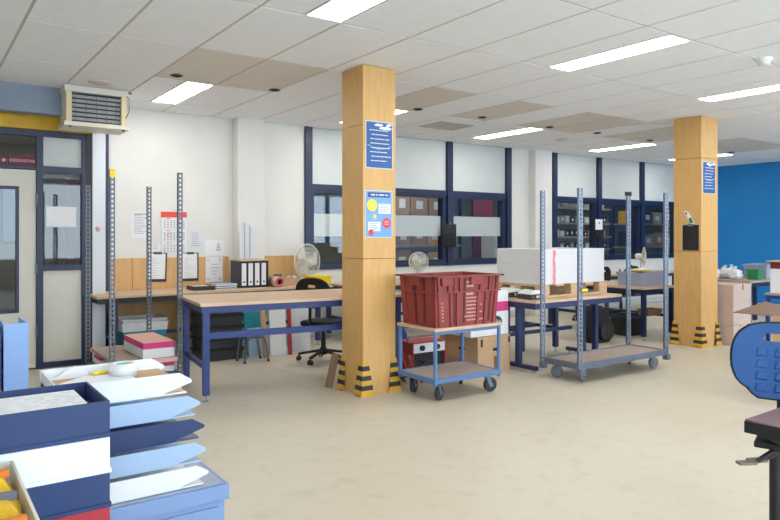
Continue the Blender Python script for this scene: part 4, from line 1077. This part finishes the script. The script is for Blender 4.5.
curved_plate(ro2, rh, -.5, .0165, .040, Mb).build('backrest_shell', 'black', t, bevel=.004)
for r in range(4):
    for k in range(3):
        uu = -.075 + k * .075; vv = .035 - r * .052
        s_ = .025; P = []
        for w, q in ((0, 1.0), (-.009, .72)):
            for du, dv in ((-1, -.8), (1, -.8), (1, .8), (-1, .8)):
                u, v = uu + du * s_ * q + (.004 * dv), vv + dv * s_ * q; P.append(Mb @ Vector((u, v, w - .5 * u * u)))
        MB().add(P, [(4, 5, 6, 7), (0, 1, 5, 4), (1, 2, 6, 5), (2, 3, 7, 6), (3, 0, 4, 7), (3, 2, 1, 0)]).build('grip_block', 'blue_chair', bk)

# ================================================================ FOREGROUND: CABINET, TRAYS, BOXES
t = thing('low_cabinet', 'light blue metal cabinet under the stacked letter trays', 'cabinet', (-.35, 1.78, 0))
B(0, 1.06, .01, 1.45, 0, .715).build('body', 'cabinet_blue', t, bevel=.003)
B(-.005, 1.07, 0, 1.46, .716, .758).build('top_rim', 'cabinet_blue', t, bevel=.002)
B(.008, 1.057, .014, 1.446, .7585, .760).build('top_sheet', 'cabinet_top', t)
for x in (.02, .54): B(x, x + .50, .004, .0095, .03, .70).build('door', 'cabinet_blue', t)
t = thing('desk', 'pale desk under the navy bins at the lower left corner', 'desk', (-.6, .75, 0))
B(0, .955, 0, 1.02, .73, .76).build('desktop', 'cabinet_top', t, bevel=.003)
for x in (.05, .90):
    for y in (.05, .97): B(x - .025, x + .025, y - .025, y + .025, 0, .73).build('leg', 'navy', t)
def letter_tray(label, x1, y0, z0, m_, L=.335, W=.25, H=.064):
    """low tray open at its right end, long side walls with a cut front corner and flared lips"""
    t = thing('letter_tray', label, 'letter tray', (x1 - L, y0, z0), 0, 'stacked letter trays'); th = .003
    MB().box(0, L - .012, .008, W - .008, .001, .005).build('tray_floor', m_, t)
    side = [(0, .001), (L - .09, .001), (L - .0, .030), (L - .0, .038), (L - .035, .060), (0, .060)]
    for s in (0, 1):
        m = MB(); P = []
        for u, v in side:
            o = .014 * v / .06; y = .008 - o if s == 0 else W - .008 + o
            P.append((u, y, v))
        Q = [(p[0], p[1] + (th if s == 0 else -th), p[2]) for p in P]; k = len(P)
        m.add(P + Q, [tuple(range(k)), tuple(range(k, 2 * k))[::-1]] + [(i, (i + 1) % k, k + (i + 1) % k, k + i) for i in range(k)])
        m.build('side_wall', m_, t)
    B(0, th, .008, W - .008, .005, .060).build('back_wall', m_, t)
    for x in (.06, L - .10): MB().box(x, x + .02, .02, W - .02, -.0005, .001).build('stacking_rib', m_, t)
    return t
tr = [('white letter tray lying directly on the cabinet, lowest of its stack', .667, 'white_plastic'), ('pale blue letter tray, second lowest of its stack on the cabinet', .66, 'pale_blue_plastic'),
      ('navy letter tray in the middle of the tray stack', .655, 'navy_tray'), ('pale blue letter tray, second highest of the tray stack', .644, 'pale_blue_plastic'), ('white letter tray holding a tape roll, on top of the tray stack', .620, 'white_plastic')]
for i, (lab, x1, m_) in enumerate(tr): letter_tray(lab, x1, 1.80, .7615 + i * .0645, m_)
ZT = .7615 + 4 * .0645 + .006
tag(B(.285, .60, 1.822, 2.035, 0, .026).build('cardboard_pile', 'cardboard', loc=(0, 0, ZT)), 'brown cardboard sheets filling the topmost white letter tray', 'cardboard')
o = MB().prism([(0, 0), (.10, .01), (.20, .03), (.21, .13), (.10, .17), (.02, .10)], 0, .005, Matrix.Translation((.30, 1.845, ZT + .0265)) @ Matrix.Rotation(.05, 4, 'Z')).build('paper_sheet', 'paper'); tag(o, 'white sheet lying on the cardboard in the topmost tray', 'paper')
P = [(.36 + .05 * u, 2.025, ZT + .027 + v) for u, v in ((-1, 0), (1, 0), (.8, .02), (.2, .034), (-.4, .02))]
o = MB().add(P + [(x, y + .004, z) for x, y, z in P], [(0, 1, 2, 3, 4), (9, 8, 7, 6, 5)] + [(i, (i + 1) % 5, 5 + (i + 1) % 5, 5 + i) for i in range(5)]).build('paper_scrap', 'paper'); tag(o, 'small curled paper scrap standing at the rear of the topmost tray', 'paper')
tag(MB().box(-.022, .022, -.010, .010, 0, .006, Matrix.Translation((.432, 2.02, ZT + .0325)) @ Matrix.Rotation(.5, 4, 'Z')).build('marker_tag', 'yellow_bin', bevel=.002), 'small yellow tag beside the tape roll in the topmost tray', 'tag')
t = thing('tape_roll', 'flat white tape roll with green core in the topmost tray', 'tape roll', (.487, 1.985, ZT + .0265))
MB().lathe([(.022, 0), (.036, 0), (.036, .036), (.022, .036), (.022, 0)], 28).build('roll', 'white_plastic', t)
MB().lathe([(.0, .030), (.0215, .030), (.0215, .033), (.0, .033)], 24).build('green_core', 'tape_green', t)
# upright files at the left edge
t = thing('magazine_file', 'light blue upright magazine file at the left frame edge', 'file', (.277, 2.86, .7612))
B(0, .082, 0, .006, 0, .357).build('spine', 'light_blue_card', t); B(0, .006, .006, .25, 0, .357).build('side_wall', 'light_blue_card', t); B(.076, .082, .006, .25, 0, .357).build('side_wall', 'light_blue_card', t); B(.006, .076, .006, .25, 0, .005).build('bottom', 'light_blue_card', t)
t = thing('ring_binder', 'navy and pink binder standing left of the light blue file', 'binder', (.19, 2.86, .7612))
B(0, .08, 0, .25, 0, .12).build('cover', 'pink', t, bevel=.002); B(0, .08, 0, .25, .1205, .34).build('upper_cover', 'navy_plastic', t, bevel=.002)
# document bins
def doc_bin(label, z0, H, m_, x0=-.02, x1=.35, y0=1.54, y1=1.775):
    t = thing('document_bin', label, 'document bin', (x0, y0, z0), 0, 'stacked document bins'); w, d = x1 - x0, y1 - y0; th = .005
    m = MB().box(0, w, 0, th, .004, H).box(0, w, d - th, d, .004, H).box(0, th, th, d - th, .004, H).box(w - th, w, th, d - th, .004, H).box(th, w - th, th, d - th, .004, .008); m.build('bin_body', m_, t)
    m = MB().box(-.003, w + .003, -.003, -.0002, 0, .009).box(w + .0002, w + .003, 0, d, 0, .009).box(-.003, w + .003, d + .0002, d + .003, 0, .009).build('foot_rim', m_, t)
    return t
doc_bin('crimson document bin at the bottom of the stack', .7615, .098, 'red_paint')
doc_bin('lower navy document bin between white and crimson bins', .861, .073, 'navy_plastic')
doc_bin('white document bin between the two navy bins', .9355, .076, 'white_plastic')
doc_bin('upper navy document bin holding a sheaf of printed papers', 1.013, .077, 'navy_plastic')
t = thing('printed_papers', 'sheaf of printed white papers in the upper navy bin', 'papers', (-.01, 1.55, 1.034))
for i in range(6): B(.0 + .002 * i, .33 - .002 * (i % 3), .002, .205 - .002 * (i % 2), i * .0075, i * .0075 + .007).build('sheet', 'paper', t)
m = MB(); rng = random.Random(8)
MATS['faint_ink'] = mat('faint_ink', (196, 198, 206), 0.8)
for i in range(9):
    x = .02
    while x < .30:
        Lw = rng.uniform(.01, .04); m.box(x, x + Lw, .02 + i * .02, .0235 + i * .02, .0446, .0449); x += Lw + rng.uniform(.006, .03)
m.build('lettering', 'faint_ink', t)
# white carton of yellow packs in the corner
t = thing('storage_box', 'white open box of yellow packets at the lower left corner', 'box', (-.22, 1.13, .7612))
m = MB().box(0, .385, 0, .005, 0, .238).box(0, .385, .395, .40, 0, .238).box(0, .005, .005, .395, 0, .238).box(.380, .385, .005, .395, 0, .238).box(.005, .38, .005, .395, 0, .005); m.build('box_body', 'cream_plastic', t)
tag(B(-.21, .155, 1.14, 1.52, 0, .122).build('packing_sheets', 'cardboard', loc=(0, 0, .768)), 'cardboard sheets under the yellow packets in the corner box', 'cardboard')
rng = random.Random(12)
for i in range(4):
    for j in range(3):
        k = thing('snack_packet', ['rear', 'middle', 'front'][2 - j] + ' row yellow packet, ' + ['leftmost', 'second from left', 'third from left', 'rightmost'][i] + ', in the white corner box', 'packet', (-.145 + i * .0875, 1.19 + j * .125, .892), rng.uniform(-.08, .08), 'yellow packets in the white box')
        P = []
        for u, v, h_ in ((-1, -1, .08), (1, -1, .08), (1, 1, .08), (-1, 1, .08), (-.5, -.5, .105), (.5, -.5, .105), (.5, .5, .105), (-.5, .5, .105)): P.append((u * .036, v * .05, h_ + .01 * rng.random()))
        P += [(p[0], p[1], 0) for p in P[:4]]
        MB().add(P, [(4, 5, 6, 7), (0, 1, 5, 4), (1, 2, 6, 5), (2, 3, 7, 6), (3, 0, 4, 7), (8, 9, 1, 0), (9, 10, 2, 1), (10, 11, 3, 2), (11, 8, 0, 3), (11, 10, 9, 8)]).build('pouch', 'yellow_pack', k, bevel=.008)
        MB().box(-.03, .03, -.006, .006, .105, .118).build('seal_edge', 'orange_pack' if (i + j) % 2 else 'zinc', k)

# ================================================================ TABLE ITEMS BY THE NEAR COLUMN
bottle('small green bottle on the bench end right of near column', (3.90, 5.52, .863), .035, .15, 'green', 'black')
t = thing('cloth_heap', 'crumpled blue cloth heaped under the bench right of near column', 'cloth', (4.32, 6.05, 0))
P = []; rng = random.Random(5); rr = 16
for z, r in ((0, .20), (.15, .22), (.35, .17), (.50, .12), (.56, .03)):
    for i in range(rr): a = 2 * math.pi * i / rr; k = r * (1 + .16 * math.sin(3 * a + z * 9) + rng.uniform(-.05, .05)); P.append((k * math.cos(a), k * .7 * math.sin(a), z))
MB().add(P, [(k * rr + i, k * rr + (i + 1) % rr, (k + 1) * rr + (i + 1) % rr, (k + 1) * rr + i) for k in range(4) for i in range(rr)] + [tuple(range(rr))[::-1], tuple(range(4 * rr, 5 * rr))], True).build('cloth', 'blue_bag', t)

# ================================================================ THE HALL BEHIND THE GLASS
wins = [(0.85, 1.6), (2.3, 2.8), (6.9, 8.1), (9.2, 10.0), (13.0, 13.8)]
m = MB(); x = -3.0
for a, b in wins:
    m.box(x, a, 12.9, 13.2, 0, ZC + .004).box(a, b, 12.9, 13.2, 0, 1.3).box(a, b, 12.9, 13.2, 2.35, ZC + .004); x = b
m.box(x, 20.4, 12.9, 13.2, 0, ZC + .004)
struct(m.build('wall_hall', 'hall_wall'))
struct(B(-3.0, -2.5, 8.9, 12.9, 0, ZC + .004).build('wall_hall_side', 'hall_wall'))
struct(B(20.0, 20.4, 8.7, 12.9, 0, ZC + .004).build('wall_hall_end', 'hall_wall'))
struct(B(15.2, 20.4, 8.45, 8.7, 0, ZC + .004).build('wall_hall_front', 'hall_wall'))
w = struct(MB().box(.85, 1.6, 12.95, 13.0, 1.3, 1.35).build('window_3', 'navy'))
for a, b in wins:
    MB().box(a, a + .05, 12.95, 13.05, 1.3, 2.35).box(b - .05, b, 12.95, 13.05, 1.3, 2.35).box((a + b) / 2 - .025, (a + b) / 2 + .025, 12.95, 13.05, 1.3, 2.35).build('sash', 'navy', w)
    B(a + .05, b - .05, 12.99, 13.0, 1.3, 2.35).build('pane', 'sun_glass', w)
def rack(label, x0, x1, y, levels, h, m_='navy_dark'):
    t = thing('shelving_rack', label, 'shelving', (x0, y, 0), 0, 'racks in the hall behind the glass'); Lx = x1 - x0
    for xx in (0, Lx - .05):
        for yy in (0, .55): B(xx, xx + .05, yy, yy + .05, 0, h).build('upright', m_, t)
    for z in levels: B(0, Lx, 0, .60, z - .04, z).build('shelf', 'deck_wood', t)
rng = random.Random(21)
def fill(x0, x1, y, z, w, h, mats, label, group, shelf):
    x = x0 + .06; cnt = 0
    while x + w < x1 - .05:
        ww = w * rng.uniform(.85, 1.1); hh = h * rng.uniform(.8, 1.1)
        t = thing('carton', label + ', ' + shelf + ' shelf, ' + ORD[cnt] + ' from left', 'carton', (x, y + .04, z + .001), 0, group); cnt += 1
        mm = rng.choice(mats); B(0, ww, 0, .4, 0, hh).build('box_body', mm, t, bevel=.004)
        B(ww * .3, ww * .7, -.002, 0, hh * .3, hh * .7).build('label_sticker', 'paper', t); x += ww + .03
rack('dark shelving rack in the hall behind the right windows', 11.9, 14.2, 10.4, (.6, 1.12, 1.42, 1.74, 2.10), 2.3)
for z in (1.12, 1.42, 1.74): fill(11.9, 14.2, 10.4, z, .15, .15, ['paper_grey', 'box_grey', 'paper_grey', 'dark_grey'], 'small pale carton behind right windows', 'small cartons on the hall rack', {1.12: 'lowest visible', 1.42: 'middle', 1.74: 'upper'}[z])
fill(11.9, 14.2, 10.4, 2.10, .4, .3, ['box_tan', 'box_grey'], 'larger carton behind right windows', 'large cartons on the hall rack', 'topmost')
rack('shelving rack with brown cartons in the hall behind the double window', 7.2, 9.4, 10.6, (.7, 1.25, 1.85), 2.35)
for z in (.7, 1.25, 1.85): fill(7.2, 9.4, 10.6, z, .42, .42, ['box_tan', 'box_tan', 'cardboard', 'box_grey'], 'carton on hall rack behind the frosted panes', 'brown cartons on the hall rack', {.7: 'lower', 1.25: 'middle', 1.85: 'upper'}[z])
rack('wide shelving rack far right in the hall behind the glass', 15.0, 17.6, 10.4, (.6, 1.15, 1.75), 2.2)
for z in (.6, 1.15, 1.75): fill(15.0, 17.6, 10.4, z, .45, .36, ['box_grey', 'yellow_pack', 'box_tan', 'dark_grey', 'box_grey'], 'carton on far right hall rack behind glass', 'cartons on the far right hall rack', {.6: 'lower', 1.15: 'middle', 1.75: 'upper'}[z])
tag(B(9.9, 10.5, 10.8, 10.84, 0, 2.35).build('display_panel', 'maroon'), 'maroon display panel in the hall behind the frosted pane', 'panel')
tag(B(2.12, 2.5, 12.4, 12.44, 0, 2.5).build('display_panel', 'maroon'), 'maroon display panel in the hall behind the side light', 'panel')
tag(B(9.75, 10.5, 10.0, 10.4, 0, 1.50).build('covered_stack', 'bag_film', bevel=.04), 'stack wrapped in clear film in the hall behind frosted pane', 'stack')
rack('low dark rack in the hall behind the door side light', 1.4, 2.3, 10.2, (.5, 1.0), 1.3)
for i, (x, y) in enumerate(((-1.6, 11.0), (7.5, 9.4), (10.5, 9.4), (13.5, 9.3), (17.0, 9.4))):  # lights added to brighten the dim hall, no known fittings
    t = thing('ceiling_light', ['added hall fill light behind the door glass', 'added hall fill light behind the double window left', 'added hall fill light behind the pier', 'added hall fill light behind the right windows', 'added hall fill light at far right end'][i], 'light', (x, y, ZC), 0, 'added hall fill lights')
    B(0, .3, 0, 1.2, -.03, .015).build('housing', 'white_plastic', t); B(.015, .285, .015, 1.185, -.036, -.0305).build('diffuser', 'hall_fill', t)

# fine print and grilles too small to pick apart
for o in bpy.data.objects:
    if o.type == 'MESH' and o.parent is not None and o.name.split('.')[0] in {'lettering', 'white_lettering', 'title_lettering', 'circle_lettering', 'day_numbers', 'worn_print', 'ornament', 'pencil_lines', 'picture_detail', 'keys', 'guard_wires', 'grille', 'slats', 'cage', 'sun_symbol'}:
        o['kind'] = 'stuff'
